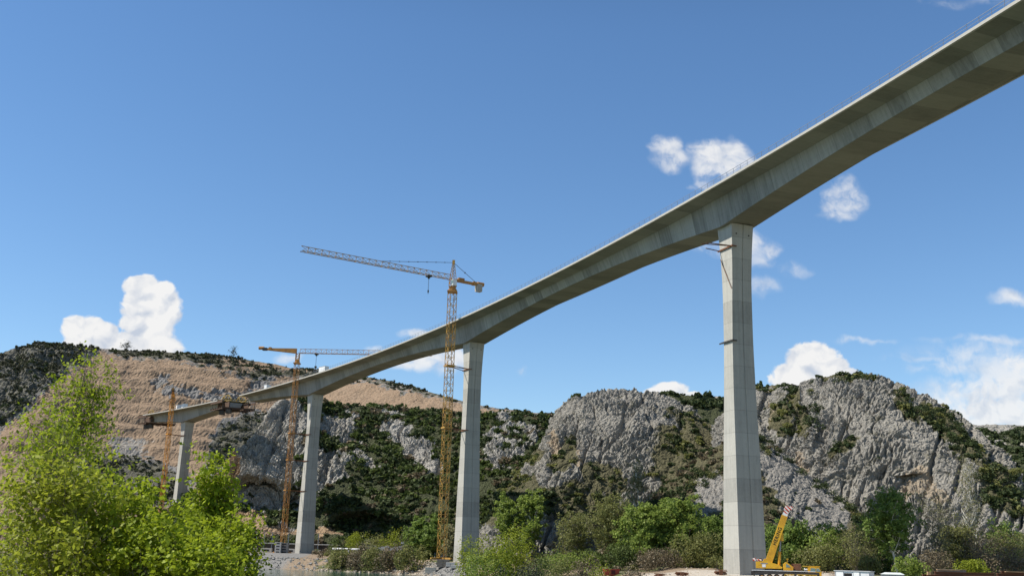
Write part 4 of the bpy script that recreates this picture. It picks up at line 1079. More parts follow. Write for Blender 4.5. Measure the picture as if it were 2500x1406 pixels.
def skip():
    p = spot(1492, 247); w = 3.7
    r = thing('skip_container', 'red open steel skip standing before the dark green trees', 'skip', p, math.radians(6))
    m = MB(); m.quadprism([(-w * .42, -.8, .1), (w * .42, -.8, .1), (w * .42, .8, .1), (-w * .42, .8, .1)], [(-w * .5, -.95, 1.5), (w * .5, -.95, 1.5), (w * .5, .95, 1.5), (-w * .5, .95, 1.5)])
    red = plain('red_skip_paint', (.50, .075, .045), .6, var=.3, scale=2); m.build('body', red, r, True, .03)
    MB().box((.35, -.93, .85), (.9, .05, .9)).box((0, 0, 1.507), (w * .9, 1.6, .01)).build('opening_shade', plain('dark_red_shade', (.12, .02, .02), .8), r, True)  # recess shade put into a darker red on the solid body
    m = MB(); [m.box((x, -.95, .8), (.1, .1, 1.3)) for x in (-1.5, -.6, 1.1, 1.6)]; m.box((0, -.97, 1.5), (w, .1, .12)); m.each('rib', red, r, True)
skip()

PANEL = plain('bright_white_panel', (.86, .86, .85), .5, var=.03)
def cabin(name, label, p, size, rz=0.0, door=True, mat=WHITE):
    r = thing(name, label, 'site cabin', p, rz); w, d, h = size
    MB().box((0, 0, h / 2), size).build('wall', mat, r, True, .03)
    MB().box((0, 0, h + .06), (w + .25, d + .25, .12)).build('roof', plain('cabin_roof', (.45, .46, .48), .6), r, True)
    if door:
        MB().box((-w * .12, -d / 2 - .01, h * .46), (w * .22, .03, h * .86)).build('doorway_shade', BLACK, r, True)  # black sheet on the wall, painted shade of the open doorway
        MB().box((w * .3, -d / 2 - .02, h * .58), (.7, .05, .7)).build('window', GLASS, r, True)
        for x0, x1 in ((-.46, -.26), (.04, .2)): MB().box((w * (x0 + x1) / 2, -d / 2 - .03, h * .5), (w * (x1 - x0), .04, h * .9)).build('panel', PANEL, r, True)
        m = MB(); [m.box((x, -d / 2 - .02, h / 2), (.09, .06, h * .96)) for x in (-w * .48, -w * .25, w * .03, w * .22, w * .48)]; m.each('frame_post', plain('cabin_frame', (.30, .31, .34), .6), r, True)
    return r
px_ = spot(2087, 168); cabin('site_cabin', 'white cabin with a dark open doorway, right of the mobile crane', px_ + np.array([0, 0, -.3]), (5.4, 2.4, 2.45), math.radians(-34))
p = spot(2180, 176, -.85); r = thing('water_tank', 'pale grey covered tank between the white cabin and the rusty girders', 'tank', p, math.radians(-20))
MB().box((0, 0, .9), (3.6, 2.2, 1.8)).build('body', plain('grey_tank_side', (.35, .39, .37), .7, var=.2), r, True, .04)
MB().quadprism([(-1.9, -1.2, 1.8), (1.9, -1.2, 1.8), (1.9, 1.2, 1.8), (-1.9, 1.2, 1.8)], [(-1.2, -.4, 2.1), (1.2, -.4, 2.1), (1.2, .4, 2.1), (-1.2, .4, 2.1)]).build('cover', plain('pale_tank_cover', (.58, .63, .64), .6), r, True)

def girder_stack():
    p = spot(2385, 172); r = thing('girder_stack', 'long stack of rusty steel girders at the right edge under brown brush', 'steel stack', p, math.radians(-2))
    for k, (z, y, x0, x1) in enumerate([(.25, 0, -8.6, 14), (.25, 1.0, -8, 14), (.75, .1, -7.8, 13.5), (.75, 1.0, -8.2, 14), (1.22, .2, -6.5, 3), (1.22, .3, 3.4, 14), (1.62, .5, -6, -1.4), (1.55, .6, 4.2, 12)]):
        m = MB()
        for dz in (-.2, .2): m.box(((x0 + x1) / 2, y, z + dz), (x1 - x0, .55, .06))
        m.box(((x0 + x1) / 2, y, z), (x1 - x0, .08, .38)); m.build('girder', RUST if k not in (6,) else WOOD_GREY, r, True)
    m = MB(); m.box((-7.6, -.4, 1.15), (.5, .5, .5)); m.box((-4.5, -.35, 1.75), (3.6, .4, .12)); m.box((6, -.3, 1.72), (3, .5, .12)); m.each('plank', WOOD, r, True)
girder_stack()

# timber trestle and bits of timber left of the rightmost pier
p = spot(1718, 190); r = thing('timber_trestle', 'heap of propped timber poles and planks left of the rightmost pier', 'timber pile', p)
m = MB()
for a, b in (((-1.4, 0, 0), (-.5, .2, 2.1)), ((.3, 0, 0), (-.9, .1, 1.9)), ((1.4, .2, 0), (-.7, .3, 2.0)), ((-.9, .5, 0), (-.4, .5, 1.6))): m.beam(a, b, .16)
m.each('prop', WOOD_GREY, r, True)
m = MB(); 
for k in range(6): m.beam((-.7, .3 + .12 * k, 1.0 + .13 * k), (1.5, .2 + .1 * k, .8 + .16 * k + .1 * (k % 2)), .14, .1)
m.box((.9, .3, .45), (.9, .8, .9)); m.each('plank', WOOD_GREY, r, True)
m = MB(); [m.beam((x, .8, 0), (x, .8, z), .07) for x, z in ((.6, 2.2), (1.3, 2.7), (-.6, 2.4))]; m.each('stake', WOOD, r, True)

def bundle(px, Y, label, w, h, mat, n=7, name='rebar_bundle', cat='steel bundle', group=None, rz=0):
    p = spot(px, Y, .02); r = thing(name, label, cat, p, rz, group); rs = np.random.RandomState(px)
    m = MB()
    for k in range(n): 
        z = rs.uniform(.05, h); m.tube((-w / 2 + rs.uniform(-.2, .2), rs.uniform(-.4, .4), z), (w / 2 + rs.uniform(-.2, .2), rs.uniform(-.4, .4), z + rs.uniform(-.1, .1)), .07, n=6)
    m.each('bar', mat, r, True)
    m = MB(); m.box((-w * .3, 0, .06), (.15, 1.0, .12)); m.box((w * .3, 0, .06), (.15, 1.0, .12)); m.box((0, 0, h * .5), (w * .32, .9, h)); m.build('cradle', RUST, r, True)
bundle(1582, 225, 'small rusty steel bundle at the left end of the pale gravel', 1.4, .9, RUST)
bundle(1612, 224, 'low rusty bundle with white plank on the edge of the gravel, left of centre', 2.4, .55, RUST)
bundle(1665, 222, 'dark red steel bundle midway along the gravel edge', 2.6, .8, RUST, 12)
bundle(1760, 214, 'rusty reinforcement bundle just left of the rightmost pier', 2.2, 1.0, RUST, 12)
m = MB(); p = spot(1771, 191); m.box((p[0], p[1], p[2] + .75), (.55, .6, 1.6)); tag(m.build('concrete_block', CONC_GEN, None, bevel=.03), 'upright pale concrete block at the left foot of the rightmost pier', 'concrete block')
m = MB(); p = spot(1814, 186); m.box((p[0], p[1], p[2] + .3), (.75, .8, .7)); tag(m.build('concrete_block', CONC_GEN, None, bevel=.03), 'low white concrete block before the shaded face of the rightmost pier', 'concrete block')
p = spot(1778, 176); r = thing('formwork_stack', 'yellow and brown formwork beams lying before the rightmost pier', 'formwork', p)
m = MB(); rs = np.random.RandomState(3)
for k in range(12): m.beam((rs.uniform(-2.6, -.5), rs.uniform(-.8, .8), .12 + .05 * k), (rs.uniform(.6, 2.6), rs.uniform(-.8, .8), .12 + .05 * k), .16, .1)
m.each('beam', FORM_YELLOW, r, True)
m = MB(); 
for k in range(5): m.beam((rs.uniform(-2, 0), rs.uniform(-1, 1), .15 + .13 * k), (rs.uniform(.6, 2), rs.uniform(-1, 1), .15 + .13 * k), .2, .14)
m.each('plank', WOOD, r, True)
p = spot(1832, 183); r = thing('scrap_pile', 'grey heap of scrap and pipes between the pier foot and the mobile crane', 'scrap heap', p)
m = MB()
for k in range(14): m.beam((rs.uniform(-1, 0), rs.uniform(-.6, .6), rs.uniform(.05, .6)), (rs.uniform(.1, 1.2), rs.uniform(-.6, .6), rs.uniform(.1, .9)), rs.uniform(.06, .2))
m.each('scrap', STEEL_GREY, r, True)
m = MB(); p = spot(1690, 170)
for k, dx in enumerate((0, 2.0)):
    m = MB(); m.box((p[0] + dx * 1.1 - 1.0, 160, gz(p[0], 160) + .3), (.5, .5, .75)); tag(m.build('marker_post', WHITE, None, bevel=.02), ('short white marker post at the bottom edge, left of its twin' if k == 0 else 'short white marker post at the bottom edge, right of its twin'), 'marker post', 'white marker posts')
for k, (px0, h_) in enumerate(((1411, 1.1), (1422, 1.2), (1433, 1.3))):
    p = spot(px0, 262); m = MB().box((p[0], p[1], p[2] + h_ / 2), (.35, .35, h_)); tag(m.build('stone_post', CONC_GEN, None, bevel=.02), ['leftmost', 'middle', 'rightmost'][k] + ' of three short pale posts left of the red skip', 'post', 'short pale posts')
def slab_heap(px0, Y, label, n, seed):
    p = spot(px0, Y); r = thing('rubble_heap', label, 'rubble', p); rs = np.random.RandomState(seed); m = MB()
    for k in range(n):
        c = np.array([rs.normal(0, 1.6), rs.normal(0, .8), rs.uniform(.1, .9)]); m.box(c, (rs.uniform(.4, 1.6), rs.uniform(.4, 1), rs.uniform(.15, .5)), rs.uniform(0, 3))
    m.each('slab', CONC_GEN, r, True, .03)
slab_heap(1295, 262, 'heap of broken pale concrete right of the round yellow-green bush', 22, 4)
slab_heap(1345, 258, 'low scatter of concrete slabs left of the short pale posts', 16, 5)
slab_heap(1388, 255, 'white broken slabs just left of the short pale posts', 9, 6)

# ------------------------------------------------------------------ at the foot of the middle pier and its crane
b = Pm['c'] + Pm['n'] * 10.4 - Pm['t'] * 3.4
def block_stack(name, label, x, y, rows, cols, size, mat, hollow=False, z=None):
    z = gz(x, y) - .1 if z is None else z
    r = thing(name, label, 'concrete blocks', (x, y, z)); w, d, h = size
    for i in range(rows):
        for j in range(cols):
            o = MB().box((w * 1.06 * (j - (cols - 1) / 2), 0, h * (i + .5) * 1.04), size).build('block', mat, r, True, .04)
            if hollow: MB().box((w * 1.06 * (j - (cols - 1) / 2), -d / 2 - .012, h * (i + .5) * 1.04), (w * .55, .02, h * .42)).build('hollow', BLACK, o, True)  # black sheet on the solid block, painted shade of its hollow
    return r
block_stack('ballast_block', 'pale square ballast block on the left foot of the middle crane', gx(1053, b[1] - 4, 6), b[1] - 4, 2, 1, (3.4, 2.0, 1.0), BALLAST)
block_stack('ballast_block', 'wide dark ballast slabs stacked right of the middle crane mast', gx(1083, b[1] - 3.2, 6), b[1] - 3.2, 3, 2, (1.9, 2.0, .75), plain('dark_ballast', (.17, .15, .13), .9))
block_stack('ballast_block', 'low white concrete blocks at the left foot of the middle pier', gx(1101, b[1] - 5.5, 6), b[1] - 5.5, 2, 2, (1.4, 1.2, .65), CONC_GEN)
block_stack('slab_stack', 'white concrete slabs dumped down the grey gravel slope below the middle pier', gx(1112, 335, 3), 335, 3, 1, (3.0, 2.0, .3), CONC_GEN, z=gz(gx(1112, 335, 3), 335) - .1)
# at the foot of the third pier and its crane
b2 = Pl['c'] + Pl['n'] * 10.3
block_stack('hollow_block_stack', 'tall stack of white hollow concrete blocks at the foot of the left crane', gx(679, b2[1] - 4.5, 6), b2[1] - 4.5, 4, 1, (2.6, 2.4, 1.15), CONC_GEN, True)
block_stack('hollow_block_stack', 'grey shaded hollow blocks right of the white block stack', gx(694, b2[1] - 3.2, 6), b2[1] - 3.2, 4, 1, (3.4, 2.4, 1.1), plain('shaded_hollow_block', (.20, .19, .18), .9), True)  # shade on this stack put into a darker concrete colour
for k, (pxc, lab) in enumerate(((613, 'leftmost pale hollow block of the row behind the riverside'), (650, 'middle pale hollow block of the row behind the riverside'), (711, 'pale hollow block between the left crane and its pier'), (774, 'pale hollow block right of the third pier'))):
    block_stack('hollow_block', lab, gx(pxc, 500, 6), 500, 1, 1, (5.4 if k < 2 else 3.4, 2, 2.0), CONC_GEN, True)
def trestle():
    Yt = 512; z0 = 5.0
    a = np.array([gx(555, Yt, 12), Yt, z0]); bq = np.array([gx(832, Yt, 12), Yt, z0])
    r = thing('steel_trestle', 'long low steel trestle with slender posts behind the third pier', 'trestle', a)
    zt = float(at(690, 1299, Yt)[2]); zr = float(at(690, 1326, Yt)[2])
    m = MB(); m.beam((a[0], Yt, zr), (bq[0], Yt, zr), .5, .45); m.build('rail', CONC_GEN, r)
    m = MB(); m.beam((a[0], Yt, zt), (bq[0] - 6, Yt, zt), .6, .3); m.build('top_beam', plain('dusty_beam', (.42, .32, .23), .9), r)
    m = MB()
    for pxp in (600, 626, 645, 664, 704, 777): x = gx(pxp, Yt, 12); m.beam((x, Yt + .6, z0), (x, Yt + .6, zt - .1), .38)
    m.each('post', STEEL_GREY, r)
    m = MB(); m.quadprism([(a[0], Yt + 3, z0), (bq[0], Yt + 3, z0), (bq[0], Yt + 3.4, z0), (a[0], Yt + 3.4, z0)], [(a[0], Yt + 3, zr - .3), (bq[0], Yt + 3, zr - .3), (bq[0], Yt + 3.4, zr - .3), (a[0], Yt + 3.4, zr - .3)]); m.build('bank_shade_sheet', plain('bank_shade_dark', (.05, .042, .036), .95), r)  # dark sheet added as painted shade on the bank under the trestle
trestle()
m = MB(); z = float(at(900, 1341, 455)[2]); m.tube((gx(812, 455, z), 455, z), (gx(985, 450, z), 450, z), .42, n=10)
for pxp in (815, 850, 890, 930, 975): m.box((gx(pxp, 453, 5), 453, (z + gz(gx(pxp, 453, 5), 453)) / 2 - .3), (.5, .6, z - gz(gx(pxp, 453, 5), 453) + .2))
tag(m.build('pipeline', WHITE, None), 'long white horizontal pipe on low supports right of the third pier', 'pipe')
p_ = spot(945, 432); r = thing('sheet_wall', 'pale sheet fence half hidden by riverside bushes between the two cranes', 'fence', p_)
m = MB()
for k in range(12): m.box((-9 + k * 1.75, .15 * (k % 2), 1.7 + .18 * (k % 3)), (1.62, .08, 3.2 + .3 * ((k * 7) % 3)))
m.each('sheet', CONC_GEN, r, True)
m = MB(); [m.box((-9.8 + k * 3.5, .35, 1.9), (.15, .15, 4)) for k in range(7)]; m.each('post', STEEL_DK, r, True)
p_ = spot(983, 440); r = thing('sign_board', 'small white two-board sign on a post near the middle crane', 'sign', p_)
MB().beam((0, 0, 0), (0, 0, 6.0), .16).build('post', STEEL_GREY, r, True)
m = MB(); m.box((0, -.12, 5.6), (1.9, .08, .8)); m.box((-.1, -.12, 4.5), (1.5, .08, .7)); m.each('board', WHITE, r, True)

# ------------------------------------------------------------------ on the decks
def deck_spot(px, py_hint, lo, hi, o): return bp(s_at_px(px, o, 0, lo, hi), o, -.02)
p_ = deck_spot(790, 900, 200, 330, 7.6); r = cabin('deck_cabin', 'white box cabin standing on the main deck above the third pier', p_, (4.6, 2.2, 2.6), -.8, False)
p_ = deck_spot(652, 938, 300, 360, 7.4); r = cabin('deck_cabin', 'small white cabin near the free end of the main deck', p_, (2.4, 2.2, 2.2), -.8, False)
p_ = deck_spot(437, 1000, 400, 470, 6.5); r = cabin('deck_cabin', 'white cabin on the unfinished section, left of its neighbour', p_, (3.6, 2.2, 2.7), -.9, False)
p_ = deck_spot(450, 997, 400, 470, 6.5); r = cabin('deck_cabin', 'white cabin on the unfinished section, right of its neighbour', p_, (3.2, 2.2, 2.7), -.9, False)
# ------------------------------------------------------------------ scrub on the hills
HK = list(HILLS)                             # in building order: far left, middle, saddle, left dome, talus, right dome, far right
def pick(h, n, dens, rs):
    d = HILLS[h]; P = d['P']; w = dens(d)
    w = w * (d['t'] > -.12) * (d['t'] < .97) * (d['sx'] > -120) * (d['sx'] < 2620) * (P[..., 2] > 4)
    # even out by the area each vertex stands for
    a = np.linalg.norm(np.gradient(P, axis=1), axis=-1) * np.linalg.norm(np.gradient(P, axis=0), axis=-1)
    w = (w * a).ravel(); w /= w.sum(); k = rs.choice(w.size, n, replace=False, p=w)
    return P.reshape(-1, 3)[k], d['sx'].ravel()[k], d['sy'].ravel()[k]
def scrub(h, n, dens, label, mats, rlo, rhi, seed, leaves=70, lsize=.62, name='scrub'):
    rs = np.random.RandomState(seed); P, sx, sy = pick(h, n, dens, rs)
    for mi, (mat, frac) in enumerate(mats):
        lo = int(n * sum(f for _, f in mats[:mi])); hi = int(n * sum(f for _, f in mats[:mi + 1]))
        Vs = []; tot = 0; tm = [shrub_leaves(rs, 1, .95, leaves, lsize, rs.randint(4, 9))[0] for _ in range(14)]
        for q in P[lo:hi]:
            r = rlo + (rhi - rlo) * rs.uniform(0, 1) ** 2; a = rs.uniform(0, 6.28); V = tm[rs.randint(14)] * r * np.array([1, 1, rs.uniform(.7, 1.15)])
            Vs.append(np.stack([V[:, 0] * math.cos(a) - V[:, 1] * math.sin(a), V[:, 0] * math.sin(a) + V[:, 1] * math.cos(a), V[:, 2]], -1) + q - np.array([0, 0, .25 * r]))
        V = np.concatenate(Vs); o = link(name, np_mesh(name, V, np.arange(len(V)).reshape(-1, 4)), mat)
        tag(o, label[mi] if isinstance(label, list) else label, 'scrub', kind='stuff')
NF = lambda d, s: fbm(d['P'] / s, 3)
scrub(HK[0], 3000, lambda d: sstep(.25, .7, d['green']) * (.35 + sstep(-.1, .3, NF(d, 25))), ['dark scrub along the top and left of the red hillside', 'grey dry scrub along the top of the red hillside'], [(LEAF_SCRUB, .2), (LEAF_GREY, .8)], .9, 2.4, 21, 60)
scrub(HK[1], 4600, lambda d: sstep(.25, .75, d['green']) * (.25 + sstep(-.25, .2, NF(d, 16))), ['dense dark green scrub over the middle hillside', 'olive green maquis over the lower middle hillside', 'grey brown dry scrub on the middle hillside'], [(LEAF_SCRUB, .5), (LEAF_MAQUIS, .35), (LEAF_BROWN, .15)], 1.1, 3.4, 22, 64)
scrub(HK[2], 900, lambda d: sstep(.2, .7, d['green']) * (.2 + sstep(-.2, .2, NF(d, 14))), 'dark green scrub in the saddle between the two rock domes', [(LEAF_SCRUB, 1.0)], 1.1, 3.6, 23)
scrub(HK[3], 520, lambda d: sstep(.3, .8, d['green']) * (.1 + sstep(-.2, .2, NF(d, 9))), ['dark scrub round the foot and right flank of the left rock dome', 'olive dry scrub on the left rock dome'], [(LEAF_SCRUB, .6), (LEAF_OLIVE, .4)], .8, 2.2, 24)
scrub(HK[4], 800, lambda d: sstep(.3, .8, d['green']) + .05, ['dark scrub on the stony slope behind the rightmost pier', 'brown dry scrub on the stony slope behind the rightmost pier'], [(LEAF_SCRUB, .5), (LEAF_BROWN, .5)], .6, 1.9, 25)
scrub(HK[5], 420, lambda d: sstep(.25, .7, d['green']) * (.15 + sstep(-.2, .2, NF(d, 9))), ['dark scrub down the right shoulder of the right rock dome', 'olive dry scrub in the crevices of the right rock dome'], [(LEAF_SCRUB, .75), (LEAF_OLIVE, .25)], .7, 2.1, 26)
scrub(HK[6], 1300, lambda d: sstep(.2, .7, d['green']), 'dark scrub on the low far hill at the right edge', [(LEAF_SCRUB, 1.0)], 1.1, 3.6, 27)

# shrubs one can tell apart on the two rock domes and along the gully
def shrub_kind(seed, mat, n=260, ls=.2):
    rs = np.random.RandomState(seed); V, Q = shrub_leaves(rs, 1, 1.0, n, ls, 8); me = np_mesh('shrub', V, Q); me.materials.append(mat); return me
SK = [shrub_kind(k, LEAF_SCRUB) for k in range(5)] + [shrub_kind(9, LEAF_OLIVE)]
def lone(h, n, L, label, group, rlo, rhi, seed, keep=.0):
    """shrubs standing inside measured patches of the rock face"""
    rs = np.random.RandomState(seed)
    P, sx, sy = pick(h, n, lambda d: sstep(-.1, .35, ell(d['sx'], d['sy'], L)) * (d['t'] > -.02) + keep * (d['t'] > 0), rs)
    for q in P:
        o = bpy.data.objects.new('shrub', SK[rs.randint(len(SK))]); COL.objects.link(o); r = rlo + (rhi - rlo) * rs.uniform(0, 1) ** 1.7
        o.location = q - np.array([0, 0, .3 * r]); o.scale = (r, r, r * rs.uniform(.7, 1.2)); o.rotation_euler = (0, 0, rs.uniform(0, 6.28))
        tag(o, label, 'shrub', group)
lone(HK[5], 92, [(2330, 1060, 110, 34, 46), (2210, 985, 60, 22, 50), (2440, 1190, 80, 46, 52), (2050, 1090, 46, 16, -24), (2060, 913, 80, 8), (2245, 1010, 44, 14, 45), (2340, 1110, 40, 16, 50)],
     'dark evergreen shrub rooted on the grey rock of the right dome', 'shrubs on the right rock dome', 1.0, 3.1, 31, .004)
lone(HK[5], 12, [(1988, 1000, 12, 60, -8), (1985, 945, 18, 20)], 'dark shrub growing in the steep cleft left of the right dome summit', 'shrubs in the cleft of the right dome', 1.2, 3.2, 32)
lone(HK[3], 46, [(1420, 1240, 150, 40, 10), (1690, 1120, 100, 120, -20), (1480, 1170, 60, 30, 20), (1450, 955, 60, 8, -20), (1540, 947, 30, 6)],
     'dark evergreen shrub on or around the grey left rock dome', 'shrubs on the left rock dome', .9, 2.6, 33, .0015)
lone(HK[4], 84, [(1960, 1140, 130, 15, 41), (2070, 1238, 70, 13, 40), (1880, 1090, 60, 34), (1600, 1230, 60, 20, -40), (1700, 1170, 60, 30)],
     'dark shrub along the gully above the grey stony slope', 'shrubs along the gully', 1.0, 2.7, 34, .001)

# ------------------------------------------------------------------ trees and bushes of the far bank
def T(name, label, cat, px, Y, top, w, leafm, barkm=BARK, seed=1, base=None, **kw):
    """placed by where its stem meets the ground; top and half width measured in the photograph"""
    x = gx(px, Y, 5.0); z = gz(x, Y) - .25
    H = float(at(px, top, Y)[2]) - z; W_ = w * Y / F * 1.02
    if kw.get('nl', 14) > 4: kw['ls'] = kw.get('ls', .4) * 1.18
    return tree(name, label, cat, x, Y, H, W_, leafm, barkm, seed=seed, z=z, **kw)
def bush(label, px, Y, top, w, mat, seed, n=900, ls=.38, name='bush', lobes=11, group=None, depth=1.0):
    if Y < 10: x0_ = gx(px, 370, 2.0); Y = float(np.interp(x0_, _sx, _sy)) + Y * math.sqrt(1 + float(np.interp(x0_, _sx, _ss)) ** 2)
    x = gx(px, Y, 5.0); z = gz(x, Y) - .2; H = float(at(px, top, Y)[2]) - z; W_ = w * Y / F
    rs = np.random.RandomState(seed); root = thing(name, label, 'bush', (x, Y, z), 0, group)
    V, Q = shrub_leaves(rs, 1, 1, int(n * 2.4), 1, lobes); C = V.reshape(-1, 4, 3); cen = C.mean(1, keepdims=True)
    ce = cen * np.array([W_ * 1.15, W_ * 1.15 * depth, H * 1.08]); C = ce + (C - cen) * ls * 1.25
    link('crown', np_mesh('crown', C.reshape(-1, 3), Q), mat, root)
    paths = [(curve_pts(np.array([rs.normal(0, .1), rs.normal(0, .1), 0]), np.array([rs.normal(0, .55) * W_, rs.normal(0, .4) * W_, H * rs.uniform(.55, 1.0)]), 6, 0, rs), .07 * (1 - .8 * np.linspace(0, 1, 6))) for _ in range(10)]
    V, Q = tubes_mesh(paths, 4); link('stem', np_mesh('stem', V, Q, True), BARK, root)
    return root
# --- between the third pier and the middle pier
bush('yellow-green bush left of the long row behind the white pipe', 868, 462, 1304, 26, LEAF_YELLOW, 51, 700)
bush('olive bush between two yellow-green ones behind the white pipe', 915, 460, 1308, 34, LEAF_OLIVE, 52, 900)
bush('yellow-green bush right of the row, left of the large round tree', 965, 455, 1304, 30, LEAF_YELLOW, 53, 800)
bush('dark green low bush just right of the third pier trestle', 838, 470, 1318, 26, LEAF_MAQUIS, 54, 700)
T('tree', 'large round green tree left of the middle crane mast', 'tree', 1040, 392, 1270, 46, LEAF_MID, seed=55, bare=.08, n_t=60, sub=7, nl=16, cr=1.1, ls=.6, stems=3)
bush('grey-green bush below the large round tree near the middle crane', 1012, 396, 1300, 40, LEAF_GREY, 56, 1100)
T('tree', 'greyish sparse tree between the middle crane mast and the middle pier', 'tree', 1096, 372, 1283, 22, LEAF_PALE, seed=57, bare=.1, n_t=40, sub=6, nl=9, cr=.8, ls=.45, stems=3)
for k, (px, Y, top, w, mat, lab) in enumerate([(835, 3.2, 1346, 26, LEAF_OLIVE, 'leftmost olive willow bush on the bank between the two cranes'), (880, 2.6, 1342, 34, LEAF_BROWN, 'brown bush on the river bank below the left end of the sheet fence'),
        (925, 2.4, 1344, 34, LEAF_OLIVE, 'olive bush on the river bank below the middle of the sheet fence'), (968, 2.4, 1340, 34, LEAF_BROWN, 'brownish bush on the river bank below the right end of the sheet fence'), (1010, 2.6, 1336, 30, LEAF_OLIVE, 'olive bush on the bank left of the stony mound'), (902, 7, 1332, 22, LEAF_PALE, 'pale thin bush before the sheet fence')]):
    bush(lab, px, Y, top, w, mat, 60 + k, 900, .42)
# --- right of the middle pier
bush('loose yellow-green bush overlapping the foot of the middle pier', 1150, 300, 1330, 36, LEAF_YELLOW, 71, 1300, .3)
bush('big round yellow-green bush right of the middle pier', 1245, 290, 1310, 58, LEAF_YELLOW, 72, 3000, .34, lobes=14)
bush('low green bush between the middle pier foot and the big round bush', 1185, 286, 1352, 40, LEAF_BRIGHT, 73, 1200, .3)
bush('dark low bush right of the big round yellow-green bush', 1312, 262, 1368, 44, LEAF_MAQUIS, 74, 1300, .3)
bush('dull olive low bush in front of the concrete rubble', 1365, 240, 1378, 40, LEAF_OLIVE, 75, 1100, .26)
bush('brown low bush left of the small yellowish bush', 1430, 232, 1380, 36, LEAF_BROWN, 76, 1000, .26)
bush('small yellowish bush just below the red skip', 1462, 225, 1378, 24, LEAF_YELLOW, 77, 900, .22)
bush('brown brush at the bottom edge left of the pale gravel', 1545, 205, 1390, 46, LEAF_BROWN, 78, 1200, .22)
bush('grass tussock of dull green at the bottom edge under the rubble', 1290, 225, 1392, 40, LEAF_GREY, 79, 900, .25)
T('tree', 'light green tree on a pale forked trunk right of the middle pier', 'tree', 1242, 372, 1212, 30, LEAF_BRIGHT, BARK_PALE, seed=80, bare=.42, n_t=42, sub=7, nl=13, cr=.9, ls=.5, r0=.36, lean=(-1, 0))
T('tree', 'light green broad tree right of the pale forked trunk', 'tree', 1287, 370, 1202, 34, LEAF_BRIGHT, BARK_PALE, seed=81, bare=.2, n_t=52, sub=7, nl=13, cr=.95, ls=.5, lean=(1, 0))
T('tree', 'sparse olive willow left of the ivy covered trunk', 'tree', 1395, 300, 1255, 46, LEAF_OLIVE, seed=82, bare=.08, n_t=60, sub=6, nl=8, cr=.9, ls=.34, stems=5, env='vase')
T('tree', 'olive yellow tree with a dark ivy covered trunk', 'tree', 1492, 290, 1216, 58, LEAF_OLIVE, BARK_DARK, seed=83, bare=.32, n_t=60, sub=7, nl=9, cr=1.0, ls=.36, stems=2, ivy=(.62, 1600, 1.5))
T('tree', 'bright green bushy tree behind the red skip, left of the tallest one', 'tree', 1568, 282, 1246, 52, LEAF_BRIGHT, BARK, seed=84, bare=.12, n_t=80, sub=7, nl=15, cr=1.0, ls=.45)
T('tree', 'tallest bright green tree left of the rightmost pier', 'tree', 1655, 284, 1226, 66, LEAF_BRIGHT, BARK, seed=85, bare=.14, n_t=96, sub=7, nl=15, cr=1.05, ls=.45)
T('tree', 'green tree close against the left side of the rightmost pier', 'tree', 1742, 292, 1268, 44, LEAF_MID, BARK, seed=86, bare=.1, n_t=60, sub=7, nl=15, cr=1.0, ls=.45)
T('poplar', 'slender pale poplar with a dark ivy foot high on the slope', 'tree', 1556, 340, 1128, 19, LEAF_PALE, BARK_PALE, seed=87, bare=.1, n_t=60, sub=6, nl=6, cr=.7, ls=.34, env='column', ivy=(.34, 700, 1.6))
bush('olive undergrowth under the tallest bright green tree', 1690, 262, 1316, 50, LEAF_OLIVE, 88, 1500, .34)
bush('dark green undergrowth behind the red skip', 1530, 270, 1330, 44, LEAF_MAQUIS, 89, 1400, .34)
bush('brown brush on the far side of the gravel near the tallest green tree', 1610, 258, 1348, 44, LEAF_BROWN, 90, 1100, .3)
bush('low green weeds left of the red skip', 1380, 280, 1350, 52, LEAF_BRIGHT, 91, 1100, .3)
bush('low dark brush before the sparse olive willow', 1440, 282, 1352, 44, LEAF_MAQUIS, 92, 1100, .32)
bush('olive brush at the left foot of the rightmost pier', 1755, 248, 1362, 30, LEAF_OLIVE, 93, 700, .28)
# --- right of the rightmost pier
T('tree', 'green round tree right behind the boom of the mobile crane', 'tree', 1925, 268, 1286, 54, LEAF_MID, seed=101, bare=.08, n_t=70, sub=7, nl=15, cr=1.0, ls=.42, stems=2)
T('tree', 'mid green loose tree right of the one behind the crane boom', 'tree', 2030, 262, 1283, 46, LEAF_BRIGHT, seed=102, bare=.15, n_t=50, sub=6, nl=9, cr=.9, ls=.36, stems=3)
T('tree', 'olive brown thicket of thin stems above the white cabin', 'thicket', 2100, 250, 1292, 62, LEAF_OLIVE, seed=103, bare=.1, n_t=90, sub=6, nl=2.6, cr=.9, ls=.3, stems=12, env='vase')
T('poplar', 'tall green poplar with a white trunk, right of the white cabin', 'tree', 2190, 246, 1206, 50, LEAF_MID, BARK_PALE, seed=104, bare=.34, n_t=56, sub=7, nl=12, cr=1.0, ls=.42, r0=.38)
T('tree', 'bare grey forked tree right of the white-trunked poplar', 'tree', 2292, 254, 1216, 50, LEAF_PALE, BARK, seed=105, bare=.25, n_t=60, sub=7, nl=2.2, cr=1.1, ls=.28, stems=2, env='vase')
T('poplar', 'tall thin almost bare poplar before the right rock dome', 'tree', 2382, 270, 1122, 24, LEAF_PALE, BARK_PALE, seed=106, bare=.15, n_t=70, sub=7, nl=3.4, cr=.8, ls=.3, env='column')
T('tree', 'brown leafless thicket at the right behind the rusty girders', 'thicket', 2410, 246, 1300, 66, LEAF_BROWN, seed=107, bare=.05, n_t=90, sub=7, nl=2.4, cr=1.0, ls=.28, stems=12, env='vase')
T('tree', 'greenish brown thicket at the right edge', 'thicket', 2490, 240, 1300, 48, LEAF_OLIVE, seed=108, bare=.08, n_t=70, sub=6, nl=3.6, cr=.9, ls=.3, stems=8, env='vase')
